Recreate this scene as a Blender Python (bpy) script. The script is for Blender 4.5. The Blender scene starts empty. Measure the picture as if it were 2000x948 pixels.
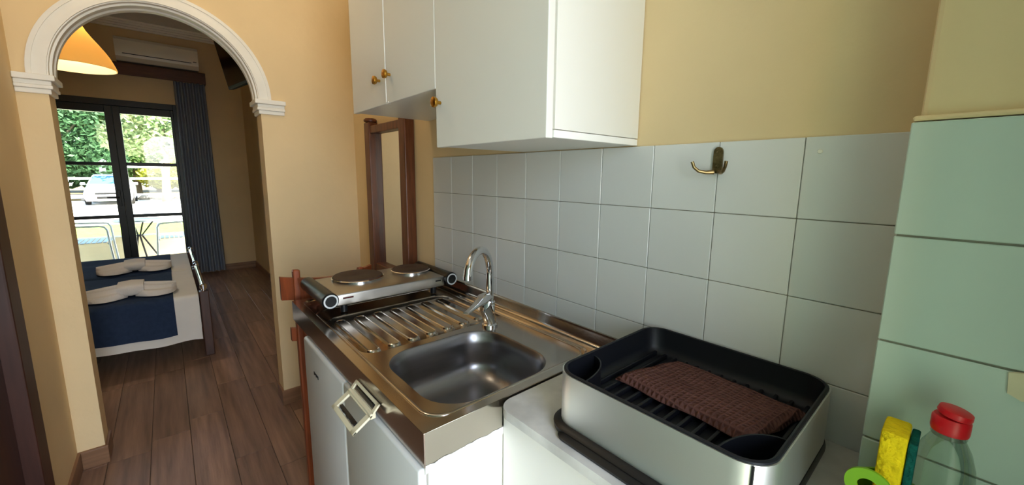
import bpy, bmesh, math, random
from mathutils import Vector, Matrix
rnd = random.Random(7)
sc = bpy.context.scene
COL = sc.collection
PI = math.pi

# ------------------------------------------------------------------ camera
cd = bpy.data.cameras.new('camera')
cam = bpy.data.objects.new('camera', cd)
COL.objects.link(cam)
cd.sensor_width = 36.0
cd.sensor_fit = 'HORIZONTAL'
cd.lens = 777.655 * 36.0 / 2000.0
cd.shift_x = (1000 - 998.70) / 2000.0
cd.shift_y = (463.37 - 474) / 2000.0
cd.clip_start = 0.02
cd.clip_end = 300
RX = Vector((0.65200, 0.75815, 0.00930))
DN = Vector((0.12170, -0.09250, -0.98830))
FW = RX.cross(DN) * 1.0
FW.normalize(); RX.normalize(); DN = FW.cross(RX)
M = Matrix((RX, -DN, -FW)).transposed().to_4x4()
M.translation = Vector((1.5861, -0.9105, 1.3684))
cam.matrix_world = M
sc.camera = cam

# ------------------------------------------------------------------ view
sc.view_settings.view_transform = 'Standard'
sc.view_settings.look = 'None'
sc.view_settings.gamma = 1.0
sc.view_settings.use_curve_mapping = False
sc.view_settings.exposure = -0.18
try:
    sc.cycles.max_bounces = 10
    sc.cycles.diffuse_bounces = 5
    sc.cycles.glossy_bounces = 5
    sc.cycles.transparent_max_bounces = 12
    sc.cycles.caustics_reflective = False
    sc.cycles.caustics_refractive = False
    sc.cycles.sample_clamp_indirect = 6.0
except Exception:
    pass

# ------------------------------------------------------------------ sky and sun
world = bpy.data.worlds.new('sky')
sc.world = world
world.use_nodes = True
wn = world.node_tree
sky = wn.nodes.new('ShaderNodeTexSky')
try:
    sky.sky_type = 'NISHITA'
    sky.sun_disc = False
    sky.sun_elevation = math.radians(52)
    sky.sun_rotation = math.radians(60)
except Exception:
    pass
wn.links.new(sky.outputs[0], wn.nodes['Background'].inputs[0])
wn.nodes['Background'].inputs[1].default_value = 1.1

def add_light(name, kind, loc, energy, color=(1, 1, 1), target=None, **kw):
    l = bpy.data.lights.new(name, kind)
    l.energy = energy
    l.color = color
    for k, v in kw.items():
        setattr(l, k, v)
    o = bpy.data.objects.new(name, l)
    COL.objects.link(o)
    o.location = loc
    if target is not None:
        d = Vector(target) - Vector(loc)
        o.rotation_euler = d.to_track_quat('-Z', 'Y').to_euler()
    return o

add_light('sun', 'SUN', (0, 0, 20), 48.0, (1.0, 0.95, 0.86), target=(-7.0, -9.0, 4.0), angle=0.01)
# daylight entering through the open glazed entrance door behind the camera
add_light('entrance_daylight', 'AREA', (2.63, -0.87, 1.21), 45.0, (0.86, 0.92, 1.0), target=(0.0, -0.87, 1.21),
          shape='RECTANGLE', size=0.80, size_y=2.3)
# daylight entering through the french door of the bedroom
add_light('balcony_daylight', 'AREA', (-5.45, -1.32, 1.25), 6.0, (0.84, 0.93, 1.0), target=(0.0, -1.32, 1.0),
          shape='RECTANGLE', size=1.1, size_y=1.9)

# ------------------------------------------------------------------ helpers
def s2l(c):
    return tuple(((x / 255.0) / 12.92 if x <= 10 else (((x / 255.0) + 0.055) / 1.055) ** 2.4) for x in c)

class MB:
    """collects shapes and links them as one mesh object"""
    def __init__(self):
        self.bm = bmesh.new()
    def _xf(self, vs, mat):
        if mat is not None:
            bmesh.ops.transform(self.bm, matrix=mat, verts=vs)
    def box(self, x0, x1, y0, y1, z0, z1, bev=0.0, mat=None, seg=2):
        r = bmesh.ops.create_cube(self.bm, size=1.0)
        vs = r['verts']
        m = Matrix.Translation(((x0 + x1) / 2, (y0 + y1) / 2, (z0 + z1) / 2)) @ Matrix.Diagonal((abs(x1 - x0), abs(y1 - y0), abs(z1 - z0), 1))
        bmesh.ops.transform(self.bm, matrix=m, verts=vs)
        if bev > 0:
            es = list({e for v in vs for e in v.link_edges})
            r2 = bmesh.ops.bevel(self.bm, geom=es, offset=bev, segments=seg, affect='EDGES', profile=0.5)
            vs = list({v for f in r2['faces'] for v in f.verts} | {v for v in vs if v.is_valid})
        self._xf(vs, mat)
        return self
    def loft(self, loops, cap0=True, cap1=True, mat=None, closed=True):
        rows = [[self.bm.verts.new(p) for p in lp] for lp in loops]
        n = len(rows[0])
        for a, b in zip(rows, rows[1:]):
            for i in range(n if closed else n - 1):
                j = (i + 1) % n
                try:
                    self.bm.faces.new((a[i], a[j], b[j], b[i]))
                except ValueError:
                    pass
        if cap0 and n > 2:
            self.bm.faces.new(list(reversed(rows[0])))
        if cap1 and n > 2:
            self.bm.faces.new(rows[-1])
        self._xf([v for r in rows for v in r], mat)
        return self
    def lathe(self, prof, n=24, c=(0, 0, 0), mat=None, cap0=True, cap1=True):
        loops = [[(c[0] + r * math.cos(2 * PI * i / n), c[1] + r * math.sin(2 * PI * i / n), c[2] + z) for i in range(n)] for r, z in prof]
        return self.loft(loops, cap0, cap1, mat)
    def tube(self, pts, rad, n=10, cap=True):
        pts = [Vector(p) for p in pts]
        rads = rad if isinstance(rad, (list, tuple)) else [rad] * len(pts)
        loops = []
        up = None
        for i, p in enumerate(pts):
            t = (pts[min(i + 1, len(pts) - 1)] - pts[max(i - 1, 0)]).normalized()
            if up is None:
                up = Vector((0, 0, 1)) if abs(t.z) < 0.9 else Vector((1, 0, 0))
            a = t.cross(up)
            if a.length < 1e-5:
                a = t.cross(Vector((0, 1, 0)))
            a.normalize()
            b = t.cross(a).normalized()
            up = -b
            loops.append([p + (a * math.cos(2 * PI * k / n) + b * math.sin(2 * PI * k / n)) * rads[i] for k in range(n)])
        return self.loft(loops, cap, cap)
    def bar(self, p, q, w, h, bev=0.0):
        """square bar from p to q, w across, h the other way"""
        p, q = Vector(p), Vector(q)
        t = q - p
        L = t.length
        t.normalize()
        up = Vector((0, 0, 1)) if abs(t.z) < 0.95 else Vector((0, 1, 0))
        a = up.cross(t).normalized()
        b = t.cross(a).normalized()
        m = Matrix((t, a, b)).transposed().to_4x4()
        m.translation = (p + q) / 2
        return self.box(-L / 2, L / 2, -w / 2, w / 2, -h / 2, h / 2, bev, m)
    def quad(self, *pts):
        self.bm.faces.new([self.bm.verts.new(p) for p in pts])
        return self
    def prism(self, outline, axis, a, b):
        """extrude a 2-D outline along axis ('x','y','z') from a to b"""
        def P(u, v, w):
            return {'x': (w, u, v), 'y': (u, w, v), 'z': (u, v, w)}[axis]
        return self.loft([[P(u, v, a) for u, v in outline], [P(u, v, b) for u, v in outline]])
    def build(self, name, mat, parent=None, smooth=False, sharp=None):
        bmesh.ops.recalc_face_normals(self.bm, faces=self.bm.faces)
        me = bpy.data.meshes.new(name)
        self.bm.to_mesh(me)
        self.bm.free()
        if smooth:
            for p in me.polygons:
                p.use_smooth = True
            try:
                me.set_sharp_from_angle(angle=math.radians(sharp or 40))
            except Exception:
                pass
        o = bpy.data.objects.new(name, me)
        if mat is not None:
            me.materials.append(mat)
        COL.objects.link(o)
        if parent is not None:
            o.parent = parent
            o.matrix_parent_inverse = Matrix.Translation(-Vector(parent.location)) if parent.type == 'EMPTY' and parent.rotation_euler.to_quaternion().angle < 1e-6 else parent.matrix_basis.inverted()
        return o

def tag(o, label, cat, group=None, kind=None):
    if label: o['label'] = label
    if cat: o['category'] = cat
    if group: o['group'] = group
    if kind: o['kind'] = kind
    return o

def thing(name, label, cat, loc=(0, 0, 0), group=None, kind=None):
    o = bpy.data.objects.new(name, None)
    o.empty_display_size = 0.05
    COL.objects.link(o)
    o.location = loc
    return tag(o, label, cat, group, kind)

def copy_tree(o, parent=None):
    c = o.copy()
    COL.objects.link(c)
    c.parent = parent
    for ch in list(o.children):
        copy_tree(ch, c)
    return c

def rrect(x0, x1, y0, y1, r, z, n=6):
    out = []
    for cx, cy, a0 in ((x1 - r, y1 - r, 0), (x0 + r, y1 - r, 90), (x0 + r, y0 + r, 180), (x1 - r, y0 + r, 270)):
        for k in range(n + 1):
            a = math.radians(a0 + 90.0 * k / n)
            out.append((cx + r * math.cos(a), cy + r * math.sin(a), z))
    return out

def arc_pts(c, r, a0, a1, n, f):
    return [f(c[0] + r * math.cos(math.radians(a0 + (a1 - a0) * i / n)), c[1] + r * math.sin(math.radians(a0 + (a1 - a0) * i / n))) for i in range(n + 1)]

# ------------------------------------------------------------------ materials
def mat(name, rgb, rough=0.5, metal=0.0, spec=0.5, coat=0.0, noise=None, bump=None, trans=0.0, ior=1.45, emis=None, var=None):
    """noise=(scale, amount[, stretch xyz]) tints the colour; bump=(scale, strength[, stretch]); var: per-object tint amount"""
    m = bpy.data.materials.new(name)
    m.use_nodes = True
    nt = m.node_tree
    b = nt.nodes['Principled BSDF']
    base = s2l(rgb) + (1,)
    b.inputs['Base Color'].default_value = base
    b.inputs['Roughness'].default_value = rough
    b.inputs['Metallic'].default_value = metal
    b.inputs['Specular IOR Level'].default_value = spec
    b.inputs['Coat Weight'].default_value = coat
    b.inputs['Transmission Weight'].default_value = trans
    b.inputs['IOR'].default_value = ior
    if emis:
        b.inputs['Emission Color'].default_value = s2l(emis[0]) + (1,)
        b.inputs['Emission Strength'].default_value = emis[1]
    tc = nt.nodes.new('ShaderNodeTexCoord')
    last = None
    def noisenode(scale, stretch, detail=5):
        mp = nt.nodes.new('ShaderNodeMapping')
        mp.inputs['Scale'].default_value = stretch
        nt.links.new(tc.outputs['Object'], mp.inputs[0])
        if var:
            oi = nt.nodes.new('ShaderNodeObjectInfo')
            mul = nt.nodes.new('ShaderNodeMath'); mul.operation = 'MULTIPLY'; mul.inputs[1].default_value = 37.0
            nt.links.new(oi.outputs['Random'], mul.inputs[0])
            cb = nt.nodes.new('ShaderNodeCombineXYZ')
            for i in range(3):
                nt.links.new(mul.outputs[0], cb.inputs[i])
            nt.links.new(cb.outputs[0], mp.inputs['Location'])
        nz = nt.nodes.new('ShaderNodeTexNoise')
        nz.inputs['Scale'].default_value = scale
        nz.inputs['Detail'].default_value = detail
        nt.links.new(mp.outputs[0], nz.inputs['Vector'])
        return nz
    if noise:
        nz = noisenode(noise[0], noise[2] if len(noise) > 2 else (1, 1, 1))
        rp = nt.nodes.new('ShaderNodeValToRGB')
        a = noise[1]
        rp.color_ramp.elements[0].position = 0.3
        rp.color_ramp.elements[1].position = 0.7
        rp.color_ramp.elements[0].color = tuple(x * (1 - a) for x in base[:3]) + (1,)
        rp.color_ramp.elements[1].color = tuple(min(1, x * (1 + a)) for x in base[:3]) + (1,)
        nt.links.new(nz.outputs['Fac'], rp.inputs[0])
        last = rp.outputs[0]
    if var:
        oi = nt.nodes.new('ShaderNodeObjectInfo')
        mr = nt.nodes.new('ShaderNodeMapRange')
        mr.inputs['To Min'].default_value = 1 - var
        mr.inputs['To Max'].default_value = 1 + var
        nt.links.new(oi.outputs['Random'], mr.inputs['Value'])
        hs = nt.nodes.new('ShaderNodeHueSaturation')
        nt.links.new(mr.outputs[0], hs.inputs['Value'])
        if last is not None:
            nt.links.new(last, hs.inputs['Color'])
        else:
            hs.inputs['Color'].default_value = base
        last = hs.outputs[0]
    if last is not None:
        nt.links.new(last, b.inputs['Base Color'])
    if bump:
        nz = noisenode(bump[0], bump[2] if len(bump) > 2 else (1, 1, 1))
        bp = nt.nodes.new('ShaderNodeBump')
        bp.inputs['Strength'].default_value = bump[1]
        bp.inputs['Distance'].default_value = 0.01
        nt.links.new(nz.outputs['Fac'], bp.inputs['Height'])
        nt.links.new(bp.outputs[0], b.inputs['Normal'])
    return m

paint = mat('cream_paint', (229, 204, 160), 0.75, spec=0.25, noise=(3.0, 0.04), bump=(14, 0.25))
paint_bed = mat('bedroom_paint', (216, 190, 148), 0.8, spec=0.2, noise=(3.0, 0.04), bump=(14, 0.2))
white_trim = mat('white_trim', (240, 236, 226), 0.55, noise=(9, 0.03))
ceil_m = mat('ceiling_white', (235, 232, 226), 0.8)
tile_m = mat('white_glazed_tile', (222, 222, 221), 0.16, spec=0.5, noise=(4, 0.02), var=0.025, bump=(3, 0.02))
tile_green_cast = mat('glazed_tile_green_cast', (192, 208, 198), 0.2, noise=(4, 0.03), var=0.02, bump=(3, 0.02))  # green light and dimness at the pier are put into this tile colour
grout = mat('grey_grout', (140, 134, 122), 0.9, noise=(30, 0.15))
plank_m = mat('wood_look_plank', (136, 106, 88), 0.34, spec=0.5, noise=(7, 0.34, (0.35, 5, 1)), var=0.18, bump=(30, 0.08, (0.3, 5, 1)))
floor_grout = mat('floor_joint', (84, 68, 58), 0.8)
base_m = mat('wood_look_skirting', (134, 98, 72), 0.35, noise=(8, 0.25, (0.4, 0.4, 6)))
dark_wood = mat('dark_stained_wood', (62, 34, 27), 0.38, noise=(9, 0.3, (4, 4, 0.4)))
red_wood = mat('red_brown_wood', (136, 66, 34), 0.35, noise=(14, 0.28, (5, 5, 0.5)))
mirror_wood = mat('walnut_wood', (104, 58, 34), 0.4, noise=(16, 0.35, (5, 5, 0.5)))
bed_wood = mat('bed_wood', (70, 44, 34), 0.45, noise=(12, 0.25, (5, 5, 0.6)))
mirror_g = mat('mirror_glass', (225, 225, 220), 0.02, metal=1.0)
lam = mat('white_laminate', (236, 233, 224), 0.32, noise=(2, 0.015))
lam_edge = mat('white_edge_band', (248, 246, 240), 0.35)
fridge_m = mat('white_enamel', (226, 226, 224), 0.3, noise=(2, 0.01))
brass = mat('brass', (196, 146, 60), 0.22, metal=1.0)
bronze = mat('aged_brass', (150, 130, 92), 0.32, metal=1.0, noise=(60, 0.5))
steel = mat('stainless_steel', (196, 188, 178), 0.17, metal=1.0, noise=(5, 0.05), bump=(90, 0.015, (1, 12, 1)))
steel_satin = mat('satin_steel', (150, 147, 148), 0.30, metal=1.0, noise=(12, 0.05, (1, 1, 8)))
steel_brush = mat('brushed_steel_band', (236, 238, 235), 0.42, metal=1.0, bump=(60, 0.02, (1, 1, 30)))
chrome = mat('chrome', (225, 225, 228), 0.05, metal=1.0)
hob_m = mat('hob_steel', (176, 172, 166), 0.36, metal=1.0, bump=(80, 0.03, (1, 14, 1)))
iron = mat('cast_iron', (62, 46, 38), 0.6, noise=(40, 0.15), bump=(60, 0.1))
blackp = mat('black_plastic', (20, 20, 22), 0.35, spec=0.4)
blackm = mat('black_matte_plastic', (17, 18, 24), 0.45, spec=0.4)
ringw = mat('white_print', (225, 225, 225), 0.5)
redlamp = mat('dark_red_lens', (70, 12, 14), 0.25)
cream_p = mat('cream_plastic', (226, 216, 186), 0.4)
marble = mat('pale_marble', (206, 204, 200), 0.28, noise=(14, 0.2), bump=(20, 0.03))
caulk = mat('white_filler', (238, 238, 234), 0.7, bump=(60, 0.5))
white_panel = mat('white_panel', (238, 236, 230), 0.55)
red_cap = mat('red_plastic', (205, 22, 34), 0.35)
yellow_foam = mat('yellow_foam', (238, 208, 30), 0.9, spec=0.1, noise=(60, 0.12), bump=(110, 0.8))
teal_pad = mat('teal_scour_pad', (24, 92, 84), 0.95, spec=0.1, noise=(80, 0.3), bump=(160, 0.9))
lime = mat('lime_plastic', (122, 172, 34), 0.35)
sheet = mat('white_sheet', (222, 216, 206), 0.9, spec=0.1, noise=(6, 0.03), bump=(7, 0.25))
towel_m = mat('white_towel', (214, 206, 198), 0.95, spec=0.05, bump=(120, 0.35))
navy = mat('navy_cover', (42, 54, 76), 0.9, spec=0.1, noise=(40, 0.1), bump=(10, 0.2))
curtain_m = mat('grey_curtain', (128, 134, 146), 0.9, spec=0.1, noise=(50, 0.06))
frame_m = mat('dark_green_frame', (32, 38, 38), 0.42)
ac_m = mat('ac_white', (222, 214, 198), 0.3)
dark_slot = mat('dark_slot', (16, 16, 16), 0.6)
tv_m = mat('tv_black', (9, 9, 11), 0.7, spec=0.15)
alu = mat('painted_aluminium', (196, 208, 214), 0.35, metal=0.6)
stone_m = mat('pale_concrete', (214, 208, 194), 0.85, noise=(6, 0.08))
parapet_m = mat('cream_render', (226, 214, 178), 0.85, noise=(4, 0.05))
gravel = mat('pale_driveway', (222, 214, 200), 0.95, noise=(3, 0.1))
grass_m = mat('lawn', (128, 150, 52), 0.95, noise=(8, 0.3))
soil = mat('garden_soil', (120, 104, 70), 0.95, noise=(5, 0.25))
rock_m = mat('field_stone', (150, 138, 122), 0.9, noise=(6, 0.2), bump=(8, 0.4))
bark = mat('olive_bark', (120, 108, 92), 0.9, noise=(12, 0.35, (3, 3, 0.6)), bump=(14, 0.8))
car_w = mat('white_car_paint', (232, 234, 236), 0.22, coat=0.5)
car_gl = mat('car_glass', (70, 110, 150), 0.08)
rubber = mat('tyre_rubber', (26, 26, 26), 0.8)
fence_w = mat('white_painted_fence', (236, 236, 236), 0.6)

# brown waffle cloth
cloth_m = mat('brown_waffle_cloth', (102, 70, 64), 0.95, spec=0.05, noise=(50, 0.15))
_nt = cloth_m.node_tree
_tc = _nt.nodes.new('ShaderNodeTexCoord')
_mp = _nt.nodes.new('ShaderNodeMapping'); _mp.inputs['Rotation'].default_value = (0, 0, 0.12)
_nt.links.new(_tc.outputs['Object'], _mp.inputs[0])
_hs = []
for _d in ('X', 'Y'):
    _w = _nt.nodes.new('ShaderNodeTexWave'); _w.bands_direction = _d
    _w.inputs['Scale'].default_value = 30.0; _w.inputs['Distortion'].default_value = 1.2; _w.inputs['Detail Scale'].default_value = 0.6
    _nt.links.new(_mp.outputs[0], _w.inputs['Vector'])
    _hs.append(_w.outputs['Fac'])
_mxn = _nt.nodes.new('ShaderNodeMath'); _mxn.operation = 'MAXIMUM'
_nt.links.new(_hs[0], _mxn.inputs[0]); _nt.links.new(_hs[1], _mxn.inputs[1])
_bp = _nt.nodes.new('ShaderNodeBump'); _bp.inputs['Strength'].default_value = 0.8; _bp.inputs['Distance'].default_value = 0.006
_nt.links.new(_mxn.outputs[0], _bp.inputs['Height'])
_nt.links.new(_bp.outputs[0], _nt.nodes['Principled BSDF'].inputs['Normal'])

def leaf_mat(name, rgb):
    m = mat(name, rgb, 0.6, spec=0.3, noise=(1.4, 0.35))
    nt = m.node_tree
    b = nt.nodes['Principled BSDF']
    out = nt.nodes['Material Output']
    tr = nt.nodes.new('ShaderNodeBsdfTranslucent')
    tr.inputs[0].default_value = s2l(rgb) + (1,)
    mx = nt.nodes.new('ShaderNodeMixShader'); mx.inputs[0].default_value = 0.35
    nt.links.new(b.outputs[0], mx.inputs[1]); nt.links.new(tr.outputs[0], mx.inputs[2])
    nt.links.new(mx.outputs[0], out.inputs[0])
    return m
leaf_dark = leaf_mat('dark_green_leaf', (72, 108, 70))
leaf_mid = leaf_mat('mid_green_leaf', (120, 150, 88))
leaf_olive = leaf_mat('olive_leaf', (150, 168, 122))
leaf_yel = leaf_mat('yellow_green_leaf', (168, 172, 70))

def glass_pane(name, tint=(1, 1, 1), refl=1.0):
    m = bpy.data.materials.new(name)
    m.use_nodes = True
    nt = m.node_tree
    nt.nodes.remove(nt.nodes['Principled BSDF'])
    out = nt.nodes['Material Output']
    t = nt.nodes.new('ShaderNodeBsdfTransparent'); t.inputs[0].default_value = tint + (1,)
    g = nt.nodes.new('ShaderNodeBsdfGlossy'); g.inputs['Roughness'].default_value = 0.02
    f = nt.nodes.new('ShaderNodeFresnel'); f.inputs[0].default_value = 1.45
    mx = nt.nodes.new('ShaderNodeMixShader')
    ml = nt.nodes.new('ShaderNodeMath'); ml.operation = 'MULTIPLY'; ml.inputs[1].default_value = refl
    nt.links.new(f.outputs[0], ml.inputs[0]); nt.links.new(ml.outputs[0], mx.inputs[0]); nt.links.new(t.outputs[0], mx.inputs[1]); nt.links.new(g.outputs[0], mx.inputs[2])
    nt.links.new(mx.outputs[0], out.inputs[0])
    return m
pane_m = glass_pane('window_glass', (0.96, 0.98, 0.97))
bottle_m = glass_pane('clear_plastic', (0.94, 0.97, 0.94), 0.6)

# amber glass lampshade: lets the bulb's light through
shade_m = bpy.data.materials.new('amber_glass_shade')
shade_m.use_nodes = True
_nt = shade_m.node_tree
_b = _nt.nodes['Principled BSDF']
_b.inputs['Base Color'].default_value = s2l((252, 228, 176)) + (1,)
_b.inputs['Roughness'].default_value = 0.35
_t = _nt.nodes.new('ShaderNodeBsdfTranslucent'); _t.inputs[0].default_value = s2l((255, 226, 168)) + (1,)
_mx = _nt.nodes.new('ShaderNodeMixShader'); _mx.inputs[0].default_value = 0.7
_nt.links.new(_b.outputs[0], _mx.inputs[1]); _nt.links.new(_t.outputs[0], _mx.inputs[2])
_nt.links.new(_mx.outputs[0], _nt.nodes['Material Output'].inputs[0])

# ------------------------------------------------------------------ dimensions (metres; tile wall is y = 0, floor z = 0)
T = 0.152
ROW0 = 1.4443
XA0, XA1 = -1.090, -0.963      # arch wall
YL = -1.333                    # left wall of the kitchen passage
XE = 2.60                      # end wall behind the camera
XF = -5.25                     # far bedroom wall (inner face)
YB = -2.80                     # bedroom wall at the bed heads
ZC = 2.80                      # kitchen ceiling
ZB = 3.14                      # bedroom ceiling
XP = 1.517                     # pillar corner
YP = -0.152

def struct(name, mb, m, label, cat, parent=None, smooth=False):
    o = mb.build(name, m, parent, smooth)
    if parent is None:
        tag(o, label, cat, kind='structure')
    return o

# ------------------------------------------------------------------ floor with planks
floor = struct('floor', MB().box(XF - 0.1, XE + 0.1, YB - 0.1, 0.1, -0.12, -0.004), floor_grout, 'wood-look planked floor running from kitchen to bedroom', 'floor')
PW, PL, J = 0.1545, 0.90, 0.0025
yl0 = -1.087
offs = {-1: -0.935, 0: -1.02, 1: -1.13, 2: -0.595, 3: -1.30, 4: -0.86, 5: -1.05, 6: -0.7}
plank_mesh = {}
def plank(x0, x1, y0, y1):
    L, W = round(x1 - x0, 4), round(y1 - y0, 4)
    key = (L, W)
    if key not in plank_mesh:
        mb = MB().box(-L / 2 + J / 2, L / 2 - J / 2, -W / 2 + J / 2, W / 2 - J / 2, -0.010, 0.0, 0.0012, seg=1)
        o = mb.build('plank', plank_m, floor)
        plank_mesh[key] = o.data
    else:
        o = bpy.data.objects.new('plank', plank_mesh[key])
        COL.objects.link(o)
        o.parent = floor
    o.location = ((x0 + x1) / 2, (y0 + y1) / 2, 0)
for r in range(-12, 8):
    y0 = yl0 + r * PW
    y1 = y0 + PW
    y0c, y1c = max(y0, YB), min(y1, 0.0)
    if y1c - y0c < 0.01:
        continue
    off = offs.get(r, -1.0 + rnd.uniform(0, PL))
    k0 = math.floor((XF - off) / PL)
    x = off + k0 * PL
    xmax = XE if y1c > YL else XA0
    while x < xmax:
        a, b = max(x, XF), min(x + PL, xmax)
        if b - a > 0.02:
            plank(a, b, y0c, y1c)
        x += PL

# ------------------------------------------------------------------ walls
wall_back = struct('wall_back', MB().box(XA0, XE + 0.1, 0.0, 0.12, 0.0, ZC), paint, 'cream painted kitchen wall carrying the white tiles', 'wall')
pillar = struct('wall_pillar', MB().box(XP + 0.008, XE, YP + 0.012, 0.0, 0.0, ZC, 0.006), paint, 'cream projecting wall pier at the counter end', 'wall')
struct('wall_left', MB().box(XA1, -0.43 - 0.0, YL - 0.1, YL, 0, ZC).box(-0.43, 0.62, YL - 0.1, YL, 2.12, ZC), paint,
       'cream passage wall beside the dark wooden door', 'wall')
struct('wall_entry', MB().box(0.62, XE + 0.1, YL - 0.1, YL, 0, ZC), mat('sage_bounce_paint', (136, 152, 136), 0.8), 'unseen entry wall behind the camera, sage colour added for green bounce', 'wall')  # sage colour added to dim and green the light this wall bounces
struct('wall_end', MB().box(XE, XE + 0.1, -0.45, 0.0, 0, ZC).box(XE, XE + 0.1, YL, -1.29, 0, ZC).box(XE, XE + 0.1, -1.29, -0.45, 2.40, ZC), paint,
       'cream wall around the entrance opening', 'wall')
struct('ceiling', MB().box(XA1, XE + 0.1, YL, 0.0, ZC, ZC + 0.1), ceil_m, 'white ceiling above the kitchen passage', 'ceiling')

# arch wall
YJL, YJR, ZS = -1.243, -0.490, 1.756
YC = (YJL + YJR) / 2
RA = (YJR - YJL) / 2
mb = MB()
mb.box(XA0, XA1, YB, YJL, 0, ZB)
mb.box(XA0, XA1, YJR, 0.0, 0, ZB)
N = 40
ap = [(YC - RA * math.cos(PI * i / N), ZS + RA * math.sin(PI * i / N)) for i in range(N + 1)]
mb.prism(ap + [(YJR, ZB), (YJL, ZB)], 'x', XA0, XA1)
struct('wall_arch', mb, paint, 'cream wall pierced by the white-trimmed arch', 'wall')

# arch trim: stepped archivolt, soffit lining and two imposts
trim = thing('trim_1', 'white moulded arch surround framing the bedroom opening', 'arch trim', (XA1, YC, 1.68), kind='structure')
def arch_band(r0, r1, x0, x1, name):
    m = MB()
    n = 48
    lo = []
    for i in range(n + 1):
        a = PI * i / n
        c, s = math.cos(a), math.sin(a)
        lo.append([(x0, YC - r0 * c, ZS + r0 * s), (x0, YC - r1 * c, ZS + r1 * s), (x1, YC - r1 * c, ZS + r1 * s), (x1, YC - r0 * c, ZS + r0 * s)])
    m.loft(lo)
    return m.build(name, white_trim, trim, True, 30)
arch_band(RA - 0.004, RA + 0.052, XA1 - 0.002, XA1 + 0.014, 'archivolt')
arch_band(RA + 0.036, RA + 0.050, XA1, XA1 + 0.019, 'outer_bead')
arch_band(RA - 0.006, RA + 0.010, XA1, XA1 + 0.020, 'inner_bead')
arch_band(RA - 0.010, RA + 0.002, XA0 - 0.004, XA1 + 0.012, 'soffit_lining')
arch_band(RA - 0.018, RA - 0.008, XA1 - 0.045, XA1 - 0.012, 'soffit_bead')
arch_band(RA - 0.018, RA - 0.008, XA0 + 0.012, XA0 + 0.045, 'soffit_bead')
for sgn, yj, yo in ((-1, YJL, YL + 0.001), (1, YJR, YJR + 0.108)):
    m = MB()
    for z0, z1, d in ((1.682, 1.702, 0.010), (1.702, 1.716, 0.017), (1.716, 1.734, 0.014), (1.734, 1.757, 0.026)):
        inner = yj - sgn * d
        outer = yo + (sgn * d * 0.4 if sgn > 0 else 0)
        m.box(XA0 - d, XA1 + d, min(inner, outer), max(inner, outer), z0, z1, 0.003)
    m.build('impost', white_trim, trim)

# baseboards of the kitchen
def bb(name, boxes, label, m=base_m):
    mbb = MB()
    for b in boxes:
        mbb.box(*b, 0.0, 0.085, 0.002)
        mbb.box(*b, 0.085, 0.089)
    return struct(name, mbb, m, label, 'baseboard')
bb('baseboard_arch', [(XA1, XA1 + 0.010, YJR - 0.010, -0.02), (XA0 - 0.01, XA1, YJR - 0.010, YJR)], 'wood-look skirting on the arch foot beside the wooden chair')
bb('baseboard_jamb', [(XA1, XA1 + 0.010, YL + 0.010, YJL + 0.010), (XA0 - 0.01, XA1, YJL, YJL + 0.010)], 'wood-look skirting on the narrow arch foot by the passage wall')
bb('baseboard_left', [(XA1, -0.435, YL, YL + 0.010)], 'wood-look skirting below the passage wall')

# dark door in the left wall
d1 = thing('door_1', 'dark stained wooden door and casing in the passage wall', 'door', (0.1, YL, 0), kind='structure')
m = MB()
m.box(-0.43, -0.32, YL - 0.06, YL + 0.025, 0, 2.14, 0.006)
m.box(0.52, 0.63, YL - 0.06, YL + 0.025, 0, 2.14, 0.006)
m.box(-0.32, 0.52, YL - 0.06, YL + 0.025, 2.03, 2.14, 0.006)
m.build('casing', dark_wood, d1)
MB().box(-0.32, 0.52, YL - 0.055, YL - 0.015, 0.005, 2.03, 0.003).build('leaf', dark_wood, d1)
for z0, z1 in ((0.18, 0.85), (1.0, 1.88)):
    MB().box(-0.18, 0.38, YL - 0.02, YL - 0.006, z0, z1, 0.006).build('panel', dark_wood, d1)

# unseen door leaf, added to shade the pier and bounce green light onto it
d3 = thing('door_light_block', 'unseen green door leaf added to shade the pier and tint its light', 'door', (2.2, -0.44, 0), kind='structure')
MB().box(1.83, 2.595, -0.455, -0.418, 0.01, 2.36, 0.003).build('leaf', mat('green_bounce_paint', (120, 158, 128), 0.5), d3)
for z0, z1 in ((0.2, 0.95), (1.12, 2.18)):
    MB().box(1.95, 2.48, -0.459, -0.414, z0, z1, 0.006).build('panel', mat('green_bounce_paint', (120, 158, 128), 0.5), d3)

# ------------------------------------------------------------------ tiles
MB().box(0.0, XP + 0.01, -0.0025, 0.0, 0.80, ROW0 - 0.001).build('grout_bed', grout, wall_back)
MB().box(XP + 0.004, XE, YP - 0.0005 + 0.002, YP + 0.012, 0.80, ROW0 - 0.001).build('grout_bed', grout, pillar)
tile_cache = {}
def tile(x0, x1, z0, z1, y, parent, m, g=0.0016):
    w, h = round(x1 - x0, 4), round(z1 - z0, 4)
    key = (w, h, m.name)
    if key not in tile_cache:
        o = MB().box(-w / 2 + g / 2, w / 2 - g / 2, -0.003, 0.003, -h / 2 + g / 2, h / 2 - g / 2, 0.0012, seg=1).build('tile', m, parent)
        tile_cache[key] = o.data
    else:
        o = bpy.data.objects.new('tile', tile_cache[key])
        COL.objects.link(o)
        o.parent = parent
    o.location = ((x0 + x1) / 2, y - 0.001 + rnd.uniform(-0.0004, 0.0004), (z0 + z1) / 2)
    o.rotation_euler = (rnd.uniform(-0.003, 0.003), 0, rnd.uniform(-0.003, 0.003))
for c in range(10):
    for r in range(4):
        zt = ROW0 - r * T
        zb = max(zt - T, 0.876)
        tile(c * T, min((c + 1) * T, XP), zb, zt, -0.002, wall_back, tile_m)
xs = [XP + k * T for k in range(8)] + [XE - 0.004]
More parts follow.
